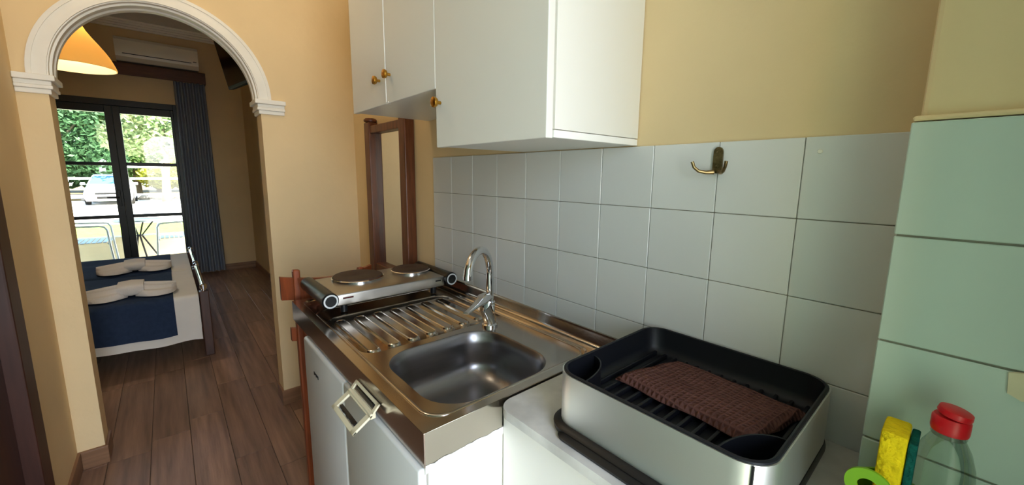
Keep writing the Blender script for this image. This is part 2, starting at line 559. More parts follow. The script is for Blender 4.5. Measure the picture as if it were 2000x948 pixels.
xs = [x for x in xs if x < XE - 0.03] + [XE - 0.004]
for a, b in zip(xs, xs[1:]):
    for r in range(4):
        zt = ROW0 - r * T
        zb = max(zt - T, 0.876)
        tile(a, b, zb, zt, YP + 0.002, pillar, tile_green_cast, 0.003)
# patch of cream filler on the pier tiles
pp = [(1.676, 1.156), (1.662, 1.150), (1.650, 1.141), (1.638, 1.138), (1.640, 1.112), (1.652, 1.106), (1.664, 1.112), (1.676, 1.104)]
MB().prism(pp, 'y', YP - 0.0055, YP).build('filler_patch', mat('cream_filler', (222, 212, 180), 0.8, noise=(14, 0.08), bump=(20, 0.3)), pillar)
# tile trim capping the ledge
MB().box(XP + 0.002, XE, YP - 0.001, YP + 0.014, ROW0, ROW0 + 0.007, 0.003).build('ledge_filler', paint, pillar)

# ------------------------------------------------------------------ bedroom shell
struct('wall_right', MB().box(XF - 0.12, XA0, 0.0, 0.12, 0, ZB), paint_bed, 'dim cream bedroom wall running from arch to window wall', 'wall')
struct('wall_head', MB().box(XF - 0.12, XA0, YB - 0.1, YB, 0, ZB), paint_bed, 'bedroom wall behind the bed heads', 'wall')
DY0, DY1, DZ = -1.925, -0.722, 2.222
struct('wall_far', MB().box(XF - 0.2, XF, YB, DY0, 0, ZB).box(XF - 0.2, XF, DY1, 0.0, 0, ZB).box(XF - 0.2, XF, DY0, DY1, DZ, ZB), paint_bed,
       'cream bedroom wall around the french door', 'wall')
struct('ceiling_bedroom', MB().box(XF, XA0, YB, 0.0, ZB, ZB + 0.1), ceil_m, 'white bedroom ceiling beyond the arch', 'ceiling')
m = MB()
for dz, dd in ((0.0, 0.085), (0.022, 0.065), (0.045, 0.04), (0.068, 0.02)):
    m.box(XF, XF + dd, YB, 0.0, ZB - dz - 0.022, ZB - dz)
    m.box(XF + dd, XA0, -dd, 0.0, ZB - dz - 0.022, ZB - dz)
struct('trim_2', m, white_trim, 'stepped white cornice under the bedroom ceiling', 'cornice')
bb('baseboard_far', [(XF, XF + 0.010, DY1 + 0.01, -0.01)], 'wood-look skirting under the grey curtain')
bb('baseboard_right', [(XF, XA0, -0.010, 0.0)], 'wood-look skirting along the dim bedroom wall')

# french door
fd = thing('door_2', 'dark framed french door with six visible panes to the balcony', 'door', (XF - 0.1, -1.32, 0), kind='structure')
fx0, fx1 = XF - 0.10, XF - 0.03
m = MB()
m.box(fx0 - 0.02, fx1 + 0.04, DY0, DY0 + 0.035, 0, DZ, 0.003)
m.box(fx0 - 0.02, fx1 + 0.04, DY1 - 0.035, DY1, 0, DZ, 0.003)
m.box(fx0 - 0.02, fx1 + 0.04, DY0 + 0.035, DY1 - 0.035, DZ - 0.07, DZ, 0.003)
m.build('door_frame', frame_m, fd)
for y0, y1, g0, g1 in ((DY0 + 0.036, -1.3215, -1.855, -1.388), (-1.3195, DY1 - 0.036, -1.255, -0.785)):
    lf = MB()
    lf.box(fx0, fx1, y0, g0, 0.01, DZ - 0.071, 0.003)
    lf.box(fx0, fx1, g1, y1, 0.01, DZ - 0.071, 0.003)
    lf.box(fx0, fx1, g0, g1, 2.068, DZ - 0.071, 0.003)
    lf.box(fx0, fx1, g0, g1, 0.01, 0.16, 0.003)
    leaf = lf.build('door_leaf', frame_m, fd)
    for zc in (1.465, 0.822):
        MB().box(fx0 + 0.01, fx1 - 0.01, g0, g1, zc - 0.02, zc + 0.02, 0.003).build('glazing_bar', frame_m, leaf)
    for z0, z1 in ((1.485, 2.068), (0.842, 1.445), (0.16, 0.802)):
        MB().box(fx0 + 0.033, fx0 + 0.037, g0, g1, z0, z1).build('pane', pane_m, leaf)
    if y0 < -1.5:
        MB().box(fx1, fx1 + 0.012, y1 - 0.05, y1 - 0.02, 0.95, 1.15, 0.004).tube([(fx1 + 0.01, y1 - 0.035, 1.06), (fx1 + 0.045, y1 - 0.035, 1.06), (fx1 + 0.05, y1 - 0.14, 1.06)], 0.008).build('door_handle', frame_m, leaf)

# ceiling lamp of the kitchen, near the arch
kl_ = thing('ceiling_lamp', 'round white ceiling lamp near the arch', 'lamp', (-0.25, -0.72, ZC))
MB().lathe([(0.13, ZC), (0.13, ZC - 0.02), (0.12, ZC - 0.025)], 28, (-0.25, -0.72, 0)).build('base', white_trim, kl_, True, 40)
MB().lathe([(0.118, ZC - 0.025), (0.110, ZC - 0.05), (0.08, ZC - 0.075), (0.03, ZC - 0.085)], 28, (-0.25, -0.72, 0)).build('diffuser', mat('lamp_diffuser', (255, 236, 200), 0.5, emis=((255, 226, 172), 2.0)), kl_, True, 60)
add_light('ceiling_lamp_light', 'POINT', (-0.25, -0.72, ZC - 0.17), 7.0, (1.0, 0.86, 0.62), shadow_soft_size=0.10)

# ------------------------------------------------------------------ wall cabinets
def knob(p, parent):
    prof = [(0.0045, 0.0), (0.0045, 0.010), (0.012, 0.014), (0.0145, 0.019), (0.0135, 0.024), (0.006, 0.026)]
    mt = Matrix.Translation(p) @ Matrix.Rotation(PI / 2, 4, 'X')
    return MB().lathe(prof, 20, mat=mt).build('knob', brass, parent, True, 50)

YD = -0.327
wc = thing('wall_cabinet', 'taller white wall cabinet with one door, above the sink', 'cabinet', (0.80, 0, 1.446))
MB().box(0.590, 1.0060, YD + 0.020, -0.002, 1.446, 2.25, 0.001).build('body', lam, wc)
dr = MB().box(0.5865, 1.013, YD, YD + 0.019, 1.444, 2.25, 0.002).build('door', lam, wc)
knob((0.611, YD, 1.561), dr)
MB().box(1.0062, 1.0142, YD + 0.021, -0.002, 1.446, 1.4610, 0.0005).build('bottom_strip', lam_edge, wc)
MB().box(1.0062, 1.0150, YD + 0.0225, -0.002, 1.4628, 2.25, 0.0005).build('side_panel', lam, wc)

wc2 = thing('wall_cabinet', 'shorter white wall cabinet with two doors, above the hot plate', 'cabinet', (0.28, 0, 1.603))
MB().box(-0.035, 0.585, YD + 0.020, -0.002, 1.604, 2.25, 0.001).build('body', lam, wc2)
da = MB().box(-0.055 + 0.012, 0.262, YD, YD + 0.019, 1.602, 2.25, 0.002).build('door', lam, wc2)
knob((0.218, YD, 1.682), da)
MB().box(0.2621, 0.2645, YD - 0.001, YD + 0.019, 1.604, 2.25).box(0.2645, 0.285, YD - 0.003, YD - 0.001, 1.603, 1.606).build('edge_band', lam_edge, da)
db = MB().box(0.267, 0.5845, YD, YD + 0.019, 1.602, 2.25, 0.002).build('door', lam, wc2)
knob((0.300, YD, 1.688), db)

# ------------------------------------------------------------------ mirror
mr = thing('wall_mirror', 'tall mirror in a dark walnut frame hanging on the cream wall', 'mirror', (-0.42, 0, 0.82))
for x0, x1, zt in ((-0.668, -0.600, 1.648), (-0.240, -0.175, 1.640)):
    MB().box(x0, x1, -0.052, -0.001, 0.80, zt, 0.005).build('stile', mirror_wood, mr)
MB().lathe([(0.022, 0), (0.034, 0.004), (0.036, 0.014), (0.028, 0.022)], 16, (-0.634, -0.027, 1.648)).build('finial', mirror_wood, mr, True)
MB().box(-0.600, -0.240, -0.046, -0.004, 1.588, 1.628, 0.004).build('rail', mirror_wood, mr)
MB().box(-0.600, -0.240, -0.046, -0.004, 0.82, 0.870, 0.004).build('rail', mirror_wood, mr)
MB().box(-0.600, -0.240, -0.016, -0.008, 0.870, 1.588).build('mirror_glass', mirror_g, mr)

# ------------------------------------------------------------------ sink
ZT = 0.885
SX0, SX1, SY0 = -0.075, 0.962, -0.586
sk = thing('sink_unit', 'stainless steel sink top with drainer on the white cabinets', 'sink', (0.44, -0.29, 0.81))
def ring_fill(mb, outer, holes):
    bm = mb.bm
    es = []
    for lp in [outer] + holes:
        vs = [bm.verts.new(p) for p in lp]
        for i in range(len(vs)):
            es.append(bm.edges.new((vs[i], vs[(i + 1) % len(vs)])))
    bmesh.ops.triangle_fill(bm, use_beauty=True, use_dissolve=False, edges=es)
BX0, BX1, BY0, BY1 = 0.590, 0.925, -0.523, -0.163
RX0, RX1, RY0, RY1 = 0.195, 0.560, -0.545, -0.085
def sl(x0, x1, y0, y1, r, z): return rrect(x0, x1, y0, y1, r, z, 8)
m = MB()
ZI = ZT - 0.004
ox = [(SX0, SY0, ZT), (SX1, SY0, ZT), (SX1, -0.022, ZT), (SX0, -0.022, ZT)]
inn = sl(SX0 + 0.022, SX1 - 0.022, SY0 + 0.026, -0.045, 0.045, ZT)
inn2 = sl(SX0 + 0.028, SX1 - 0.028, SY0 + 0.032, -0.050, 0.042, ZI)
ring_fill(m, ox, [inn])
m.loft([inn, inn2], False, False)
ring_fill(m, inn2, [sl(BX0, BX1, BY0, BY1, 0.095, ZI), sl(RX0, RX1, RY0, RY1, 0.05, ZI)])
bmesh.ops.remove_doubles(m.bm, verts=m.bm.verts, dist=1e-5)
m.build('sink_top', steel, sk, True, 25)
# rolled bead following the rim
def loop_tube(mb, pts, rad, n=8):
    pts = [Vector(p) for p in pts]
    N_ = len(pts)
    rows = []
    for i in range(N_):
        t = (pts[(i + 1) % N_] - pts[i - 1]).normalized()
        a = t.cross(Vector((0, 0, 1))).normalized()
        rows.append([pts[i] + a * rad * math.cos(2 * PI * k / n) + Vector((0, 0, 1)) * rad * 0.6 * math.sin(2 * PI * k / n) for k in range(n)])
    rows.append(rows[0])
    mb.loft(rows, False, False)
m = MB(); loop_tube(m, sl(SX0 + 0.030 + 0.14, SX1 - 0.030, SY0 + 0.034, -0.056, 0.05, ZI), 0.0045)
m.build('rim_bead', steel, sk, True, 80)
# basin
lp = [sl(BX0 - 0.002, BX1 + 0.002, BY0 - 0.002, BY1 + 0.002, 0.096, ZI), sl(BX0 + 0.003, BX1 - 0.003, BY0 + 0.003, BY1 - 0.003, 0.094, ZI - 0.004),
      sl(BX0 + 0.008, BX1 - 0.008, BY0 + 0.008, BY1 - 0.008, 0.092, ZI - 0.04), sl(BX0 + 0.012, BX1 - 0.012, BY0 + 0.012, BY1 - 0.012, 0.09, ZI - 0.085)]
for k in range(1, 10):
    a_ = math.radians(90 * k / 9)
    ins = 0.012 + 0.065 * (1 - math.cos(a_))
    lp.append(sl(BX0 + ins, BX1 - ins, BY0 + ins, BY1 - ins, 0.09 - 0.035 * k / 9, ZI - 0.085 - 0.062 * math.sin(a_)))
for ins, dz, r in ((0.10, 0.1485, 0.05), (0.13, 0.151, 0.03), (0.155, 0.1535, 0.01)):
    lp.append(sl(BX0 + ins, BX1 - ins, BY0 + ins, BY1 - ins, r, ZI - dz))
basin = MB().loft(lp, False, True).build('basin', steel_satin, sk, True, 80)
MB().lathe([(0.040, 0), (0.038, 0.004), (0.030, 0.004), (0.026, 0.0005)], 24, (0.81, -0.415, ZI - 0.148)).build('drain', chrome, basin, True)
# drainer recess and ribs
m = MB()
m.loft([sl(RX0, RX1, RY0, RY1, 0.05, ZI), sl(RX0 + 0.006, RX1 - 0.006, RY0 + 0.006, RY1 - 0.006, 0.046, ZI - 0.006)], False, True)
m.build('drainer_tray', steel, sk, True, 60)
for i in range(7):
    yc = -0.508 + i * 0.0635
    xa = 0.232; xb = 0.545 - 0.004 * i
    m = MB()
    m.loft([sl(xa, xb, yc - 0.021, yc + 0.021, 0.018, ZI - 0.006), sl(xa + 0.003, xb - 0.003, yc - 0.018, yc + 0.018, 0.016, ZI - 0.001),
            sl(xa + 0.006, xb - 0.006, yc - 0.015, yc + 0.015, 0.0135, ZI + 0.0005), sl(xa + 0.009, xb - 0.009, yc - 0.012, yc + 0.012, 0.011, ZI - 0.0008)], False, True)
    m.build('drainer_rib', steel, sk, True, 22)
# aprons and upstand
mA = MB().box(SX0, SX1, SY0, SY0 + 0.0015, 0.812, ZT, 0.0007).build('front_apron', steel, sk)
MB().box(SX1 - 0.0015, SX1, SY0 + 0.0015, -0.02, 0.812, ZT, 0.0007).build('side_apron', steel, sk)
MB().box(SX0, SX0 + 0.0015, SY0 + 0.0015, -0.02, 0.812, ZT, 0.0007).build('end_apron', steel, sk)
m = MB()
prof = [(-0.024, ZT - 0.001), (-0.018, ZT + 0.002), (-0.014, ZT + 0.010), (-0.012, ZT + 0.034), (-0.010, ZT + 0.0405), (-0.006, ZT + 0.042), (-0.0055, ZT - 0.001)]
m.prism(prof, 'x', SX0, 1.13)
m.build('upstand', steel, sk, True, 50)
# overflow slots by the wall
for k in range(3):
    MB().box(0.500, 0.545, -0.072 + k * 0.006, -0.0695 + k * 0.006, ZT - 0.0045, ZT - 0.0033).build('overflow_slot', dark_slot, sk)

# ------------------------------------------------------------------ faucet
fc = thing('faucet', 'chrome mixer tap with swan neck spout behind the basin', 'faucet', (0.594, -0.145, ZT))
bx, by = 0.594, -0.145
ZF = ZI
fd_dir = Vector((0.49, -0.87, 0)).normalized()
MB().lathe([(0.026, 0), (0.026, 0.006), (0.022, 0.010)], 24, (bx, by, ZF)).build('base_ring', chrome, fc, True, 40)
m = MB()
b0 = Vector((bx, by, ZF + 0.006))
m.tube([b0 + Vector((0, 0, 0)), b0 + Vector((0, 0, 0.02)) + fd_dir * 0.004, b0 + Vector((0, 0, 0.05)) + fd_dir * 0.026, b0 + Vector((0, 0, 0.078)) + fd_dir * 0.050], [0.021, 0.021, 0.021, 0.0225], 20)
m.build('body', chrome, fc, True, 50)
m = MB()
top = b0 + Vector((0, 0, 0.078)) + fd_dir * 0.050
m.tube([b0 + Vector((0, 0, 0.0)), b0 + Vector((0, 0, 0.075))], [0.019, 0.0155], 20)
m.build('neck_base', chrome, fc, True, 50)
m = MB()
for dz in (0.068, 0.078):
    m.lathe([(0.0165, 0), (0.0175, 0.002), (0.0165, 0.004)], 20, (bx, by, ZF + dz))
m.build('collar', chrome, fc, True, 50)
pts = [b0 + Vector((0, 0, 0.07)), b0 + Vector((0, 0, 0.12)), b0 + Vector((0, 0, 0.165))]
Rr = 0.083
for k in range(1, 15):
    a = PI * k / 14 * 0.845
    pts.append(b0 + Vector((0, 0, 0.175 + Rr * math.sin(a))) + fd_dir * (Rr - Rr * math.cos(a)))
pts.append(pts[-1] + (pts[-1] - pts[-2]).normalized() * 0.008 + Vector((0, 0, -0.012)))
MB().tube(pts, 0.0125, 16).build('spout', chrome, fc, True, 50)
MB().tube([pts[-1] + Vector((0, 0, 0.004)), pts[-1] + Vector((0, 0, -0.008))], [0.0138, 0.0132], 16).build('aerator', chrome, fc, True, 50)
# lever: cap and blade
m = MB()
cap = top + Vector((0, 0, 0.012))
side = Vector((fd_dir.y, -fd_dir.x, 0))
rows = []
for t, w, h, dz in ((-0.034, 0.012, 0.006, 0.004), (-0.022, 0.021, 0.012, 0.010), (0.0, 0.023, 0.015, 0.010), (0.022, 0.020, 0.013, 0.006), (0.050, 0.014, 0.007, 0.004), (0.085, 0.011, 0.005, 0.003), (0.125, 0.009, 0.0035, 0.002)):
    c_ = cap + fd_dir * t + Vector((0, 0, dz))
    rows.append([c_ + side * w * math.cos(2 * PI * k / 14) + Vector((0, 0, 1)) * h * math.sin(2 * PI * k / 14) for k in range(14)])
m.loft(rows)
m.build('lever', chrome, fc, True, 60)

# ------------------------------------------------------------------ hot plate
hp = thing('hot_plate', 'double electric hot plate of brushed steel standing on the drainer', 'hot plate', (0.06, -0.29, ZT))
HX0, HX1, HY0, HY1, HZ0, HZ1 = -0.072, 0.200, -0.505, -0.075, 0.916, 0.958
MB().box(HX0, HX1, HY0, HY1, HZ0, HZ1, 0.006, seg=3).build('body', hob_m, hp, True, 30)
for yc in (-0.527, -0.052):
    mt = Matrix.Translation((0, yc, 0.944)) @ Matrix.Rotation(PI / 2, 4, 'Y')
    g = MB().lathe([(0.022, HX0 - 0.006), (0.0265, HX0), (0.0265, HX1 - 0.004), (0.0275, HX1), (0.0275, HX1 + 0.014), (0.024, HX1 + 0.018)], 28, mat=mt).build('control_grip', blackp, hp, True, 40)
    mt2 = Matrix.Translation((HX1 + 0.0175, yc, 0.944)) @ Matrix.Rotation(PI / 2, 4, 'Y')
    rg = MB()
    n = 36
    rws = []
    for i in range(n):
        a = 2 * PI * i / n
        rws.append([(HX1 + 0.0172, yc + r_ * math.cos(a), 0.944 + r_ * math.sin(a)) for r_ in (0.0185, 0.0235)] + [(HX1 + 0.0192, yc + r_ * math.cos(a), 0.944 + r_ * math.sin(a)) for r_ in (0.0235, 0.0185)])
    rws.append(rws[0])
    rg.loft(rws, False, False)
    rg.build('dial_ring', ringw, g, True, 60)
for y0, y1, mm in ((-0.482, -0.446, redlamp), (-0.118, -0.094, dark_slot)):
    MB().box(HX1 - 0.001, HX1 + 0.0012, y0, y1, 0.9395, 0.9455, 0.0004).build('indicator_light', mm, hp)
for (px, py, pr) in ((0.012, -0.362, 0.096), (0.030, -0.142, 0.080)):
    MB().lathe([(pr + 0.002, HZ1 - 0.001), (pr + 0.003, HZ1 + 0.007), (pr - 0.001, HZ1 + 0.009), (pr - 0.004, HZ1 + 0.004)], 48, (px, py, 0)).build('plate_rim', chrome, hp, True, 40)
    MB().lathe([(pr - 0.002, HZ1 + 0.0), (pr - 0.002, HZ1 + 0.011), (pr - 0.006, HZ1 + 0.0135), (0.030, HZ1 + 0.0135), (0.026, HZ1 + 0.0115), (0.001, HZ1 + 0.0115)], 48, (px, py, 0)).build('cooking_plate', iron, hp, True, 30)
for fx, fy in ((-0.04, -0.47), (0.165, -0.47), (-0.04, -0.11), (0.165, -0.11)):
    MB().lathe([(0.012, ZT - 0.0), (0.012, HZ0 + 0.002)], 14, (fx, fy, 0.0)).build('foot', blackp, hp, True, 40)

# ------------------------------------------------------------------ fridge and sink cabinet below
YF = -0.596
fr = thing('mini_fridge', 'white under-counter fridge with a small dark badge', 'fridge', (0.31, -0.3, 0))
MB().box(0.112, 0.522, -0.555, -0.02, 0.02, 0.806, 0.004).build('body', fridge_m, fr)
fdr = MB().box(0.108, 0.522, YF, -0.558, 0.05, 0.806, 0.010, seg=3).build('door', fridge_m, fr, True, 30)
for k in range(5):
    MB().box(0.228 + k * 0.0105, 0.235 + k * 0.0105, YF - 0.0012, YF + 0.0005, 0.711 + (0.003 if k % 2 else 0), 0.722, 0.0004).build('badge', dark_slot, fdr)
for fx in (0.15, 0.48):
    MB().lathe([(0.015, 0.0), (0.015, 0.03)], 12, (fx, -0.5, 0.0)).build('foot', blackp, fr)

sb = thing('sink_cabinet', 'white cabinet under the basin with a cream tent-shaped handle', 'cabinet', (0.71, -0.3, 0))
MB().box(0.530, 0.545, -0.560, -0.02, 0.0, 0.806, 0.001).box(0.545, 0.940, -0.560, -0.02, 0.0, 0.08).box(0.545, 0.940, -0.03, -0.02, 0.08, 0.806).build('body', white_panel, sb)
MB().box(0.940, 0.958, -0.575, -0.02, 0.0, 0.800, 0.001).build('side_panel', white_panel, sb)
cdr = MB().box(0.527, 0.957, YF, -0.577, 0.03, 0.808, 0.006, seg=3).build('door', fridge_m, sb, True, 30)
# handle: two framed wings meeting at a ridge
hd = thing('handle', None, None, (0.66, YF, 0.82)); hd.parent = None
bpy.data.objects.remove(hd)
HXa, HXb = 0.616, 0.762
def wing(mb, p0, p1, th=0.006, fw=0.018):
    """frame between the ridge p0 and the outer edge p1 (y,z pairs)"""
    (ya, za), (yb, zb) = p0, p1
    d = Vector((0, yb - ya, zb - za)); L = d.length; d.normalize()
    nrm = Vector((1, 0, 0)).cross(d)
    def P(x, t): return Vector((x, ya, za)) + d * t
    for (xa, xb, ta, tb) in ((HXa, HXb, 0, fw * 0.5), (HXa, HXb, L - fw * 0.6, L), (HXa, HXa + fw, 0, L), (HXb - fw, HXb, 0, L)):
        mt = Matrix((Vector((1, 0, 0)), d, nrm)).transposed().to_4x4()
        mt.translation = Vector((0, ya, za))
        mb.box(xa, xb, ta, tb, -th / 2, th / 2, 0.0015, mt)
m = MB()
wing(m, (-0.606, 0.832), (-0.652, 0.802))
wing(m, (-0.606, 0.832), (-0.5885, 0.852), 0.005, 0.012)
m.box(HXa, HXb, -0.612, -0.598, 0.822, 0.836, 0.003)
hdl = m.build('handle', cream_p, cdr)
MB().box(HXa + 0.02, HXb - 0.02, -0.5975, -0.5915, 0.838, 0.846).build('black_insert', blackp, cdr)
m = MB()
for k in range(7):
    x_ = HXa + 0.022 + k * 0.0142
    m.box(x_, x_ + 0.0142, -0.640, -0.632, 0.806 - 0.002 * (k % 2), 0.813, 0.001)
m.build('black_grip', blackp, cdr)
# smeared filler under the side apron
m = MB()
yy = -0.584
pr_ = None
rows = []
for k in range(23):
    y_ = -0.584 + k * 0.0098
    h_ = 0.004 + 0.006 * rnd.random()
    w_ = 0.0015 + 0.003 * rnd.random()
    rows.append([(0.955, y_, 0.800 - h_), (0.9605 + w_, y_, 0.804 - h_ * 0.5), (0.9615 + w_ * 0.5, y_, 0.812 + h_ * 0.6), (0.955, y_, 0.815)])
m.loft(rows)
m.build('filler_bead', caulk, sb, True, 60)

# ------------------------------------------------------------------ marble counter
mc = thing('marble_counter', 'short pale marble counter beside the sink on white base', 'counter', (1.5, -0.2, 0))
zc0, zc1 = 0.860, 0.880
out = []
for k in range(9):
    a = math.radians(180 + 90 * k / 8)
    out.append((1.000 + 0.034 * math.cos(a), -0.372 + 0.042 * math.sin(a)))
out += [(XE - 0.005, -0.408), (XE - 0.005, YP - 0.004), (XP - 0.003, YP - 0.004), (XP - 0.003, -0.0085), (0.966, -0.0085)]
MB().prism(out, 'z', zc0, zc1).build('marble_top', marble, mc)
MB().box(0.964, XE - 0.01, -0.392, -0.16, 0.0, zc0, 0.001).build('base_front', white_panel, mc)

# ------------------------------------------------------------------ dish rack
dk = thing('dish_rack', 'black dish rack wrapped in a brushed steel band', 'dish rack', (1.275, -0.19, 0.88))
kx0, kx1, ky0, ky1 = 1.090, 1.462, -0.374, -0.014
def kl(i, r, z): return rrect(kx0 + i, kx1 - i, ky0 + i, ky1 - i, r, z, 8)
MB().loft([kl(0.0, 0.048, 0.898), kl(0.0, 0.048, 0.999), kl(0.0025, 0.0455, 0.999), kl(0.0025, 0.0455, 0.898)], False, False).build('steel_band', steel_brush, dk, True, 50)
lin = [kl(0.0027, 0.0453, 0.900), kl(0.0027, 0.0453, 1.0015), kl(0.006, 0.042, 1.003), kl(0.009, 0.039, 1.0015), kl(0.012, 0.037, 0.960), kl(0.018, 0.034, 0.946), kl(0.03, 0.03, 0.942)]
MB().loft(lin, True, True).build('liner', blackm, dk, True, 50)
MB().loft([rrect(kx0 - 0.002, kx1 + 0.002, ky0 - 0.004, ky1 + 0.006, 0.045, 0.8803, 8), rrect(kx0 - 0.010, kx1 + 0.003, ky0 - 0.012, ky1 + 0.0065, 0.052, 0.884, 8), rrect(kx0 - 0.011, kx1 + 0.003, ky0 - 0.013, ky1 + 0.0065, 0.053, 0.893, 8),
           rrect(kx0 - 0.004, kx1 + 0.001, ky0 - 0.006, ky1 + 0.004, 0.05, 0.899, 8), rrect(kx0 + 0.002, kx1 - 0.002, ky0 + 0.002, ky1 - 0.002, 0.046, 0.9, 8)]).build('base_tray', blackp, dk, True, 40)
MB().loft([rrect(kx0 + 0.03, kx1 - 0.03, ky0 - 0.022, ky0 + 0.02, 0.018, 0.8803, 6), rrect(kx0 + 0.03, kx1 - 0.03, ky0 - 0.024, ky0 + 0.02, 0.018, 0.886, 6), rrect(kx0 + 0.04, kx1 - 0.04, ky0 - 0.012, ky0 + 0.015, 0.012, 0.892, 6)]).build('drip_lip', blackp, dk, True, 40)
for k in range(13):
    x_ = 1.125 + k * 0.0255
    MB().box(x_ - 0.0035, x_ + 0.0035, ky0 + 0.03, ky1 - 0.03, 0.940, 0.952, 0.003).build('rib', blackm, dk, True, 40)
def cup(cx, cy, a0, a1, rx, ry, name='cutlery_cup'):
    m_ = MB()
    lo = []
    for i in range(13):
        a = math.radians(a0 + (a1 - a0) * i / 12)
        c_, s_ = math.cos(a), math.sin(a)
        lo.append([(cx + rx * c_, cy + ry * s_, 0.944), (cx + rx * c_, cy + ry * s_, 0.993), (cx + (rx - 0.003) * c_, cy + (ry - 0.003) * s_, 0.993), (cx + (rx - 0.003) * c_, cy + (ry - 0.003) * s_, 0.944)])
    m_.loft(lo)
    m_.build(name, blackm, dk, True, 60)
cup(kx0 + 0.008, ky0 + 0.008, 0, 90, 0.060, 0.112)
cup(kx1 - 0.008, ky0 + 0.008, 90, 180, 0.064, 0.106)
MB().box(1.4405, 1.4425, -0.3705, -0.3665, 0.9, 0.9985).build('seam', dark_slot, dk)

# cloth in the rack
cl = MB()
nx, ny = 26, 14
ca, cb_, cc, cd_ = Vector((1.146, -0.243)), Vector((1.192, -0.078)), Vector((1.440, -0.090)), Vector((1.402, -0.252))
rows_t, rows_b = [], []
for i in range(nx + 1):
    rt, rb = [], []
    for j in range(ny + 1):
        u, v = i / nx, j / ny
        p = (ca * (1 - u) + cd_ * u) * (1 - v) + (cb_ * (1 - u) + cc * u) * v
        e = min(u, 1 - u, v * 0.6, (1 - v) * 0.6)
        h = 0.0120 * min(1, (e / 0.022)) ** 0.5
        wv = 0.0014 * math.sin(9 * u + 5 * v) + 0.0010 * math.sin(13 * v - 6 * u) + 0.010 * max(0, v - 0.75) * math.sin(6 * u)
        rt.append(Vector((p.x + 0.002 * math.sin(15 * v), p.y + 0.003 * math.sin(12 * u), 0.956 + h + wv * min(1, e / 0.04))))
        rb.append(Vector((p.x + 0.002 * math.sin(15 * v), p.y + 0.003 * math.sin(12 * u), 0.9535)))
    rows_t.append(rt); rows_b.append(rb)
cl.loft([r_ for r_ in rows_t], False, False, closed=False)
cl.loft([r_ for r_ in rows_b], False, False, closed=False)
ed = lambda R_: [R_[i][0] for i in range(nx + 1)] + [R_[nx][j] for j in range(1, ny + 1)] + [R_[i][ny] for i in range(nx - 1, -1, -1)] + [R_[0][j] for j in range(ny - 1, 0, -1)]
cl.loft([ed(rows_b), ed(rows_t)], False, False)
bmesh.ops.remove_doubles(cl.bm, verts=cl.bm.verts, dist=1e-6)
tag(cl.build('dish_cloth', cloth_m, None, True, 70), 'folded brown waffle cloth lying in the dish rack', 'cloth')

# ------------------------------------------------------------------ sponge, holder, bottle
sh = thing('sponge_holder', 'lime green plastic sponge holder with a round hole', 'holder', (1.553, -0.22, 0.88))
lo = []
for r_, z in ((0.030, 0.881), (0.034, 0.884), (0.036, 0.93), (0.037, 0.958), (0.0345, 0.958), (0.0335, 0.93), (0.031, 0.888)):
    lo.append([(1.558 + r_ * math.cos(2 * PI * k / 28), -0.213 + r_ * 1.25 * math.sin(2 * PI * k / 28), z) for k in range(28)])
MB().loft(lo, True, True).build('cup', lime, sh, True, 50)
rg = []
for i in range(33):
    a = 2 * PI * i / 32
    def RP(r_, dy): return (1.541 + r_ * math.cos(a), -0.262 + dy, 0.976 + r_ * math.sin(a))
    rg.append([RP(0.011, 0), RP(0.024, 0), RP(0.024, 0.004), RP(0.011, 0.004)])
MB().loft(rg, False, False).box(1.536, 1.550, -0.262, -0.2565, 0.930, 0.956, 0.001).build('ring_plate', lime, sh, True, 50)
sg = thing('sponge', 'yellow foam sponge with teal scouring side standing upright in holder', 'sponge', (1.56, -0.215, 0.89))
MB().box(1.543, 1.5685, -0.240, -0.188, 0.892, 1.049, 0.004).build('foam', yellow_foam, sg, True, 40)
MB().box(1.569, 1.577, -0.239, -0.189, 0.892, 1.043, 0.002).build('scour_pad', teal_pad, sg)
bt = thing('soap_bottle', 'clear plastic bottle with a red cap beside the sponge', 'bottle', (1.606, -0.2, 0.88))
prof = [(0.020, 0.8655), (0.027, 0.868), (0.029, 0.885), (0.029, 0.985), (0.027, 1.005), (0.022, 1.024), (0.0165, 1.036), (0.0145, 1.041), (0.0145, 1.047)]
MB().lathe(prof, 32, (1.600, -0.205, 0.015), cap1=False).build('bottle_body', bottle_m, bt, True, 60)
MB().lathe([(0.0165, 1.046), (0.0172, 1.049), (0.0172, 1.063), (0.0155, 1.066)], 28, (1.600, -0.205, 0.015)).build('cap', red_cap, bt, True, 40)
mt = Matrix.Translation((1.6015, -0.205, 1.083)) @ Matrix.Rotation(math.radians(10), 4, 'Y')
MB().lathe([(0.0150, 0), (0.0158, 0.002), (0.0150, 0.0075), (0.011, 0.009)], 28, mat=mt).build('flip_lid', red_cap, bt, True, 40)
MB().lathe([(0.0152, 1.040), (0.0162, 1.042), (0.0152, 1.044)], 28, (1.600, -0.205, 0.015)).build('neck_ring', bottle_m, bt, True, 60)

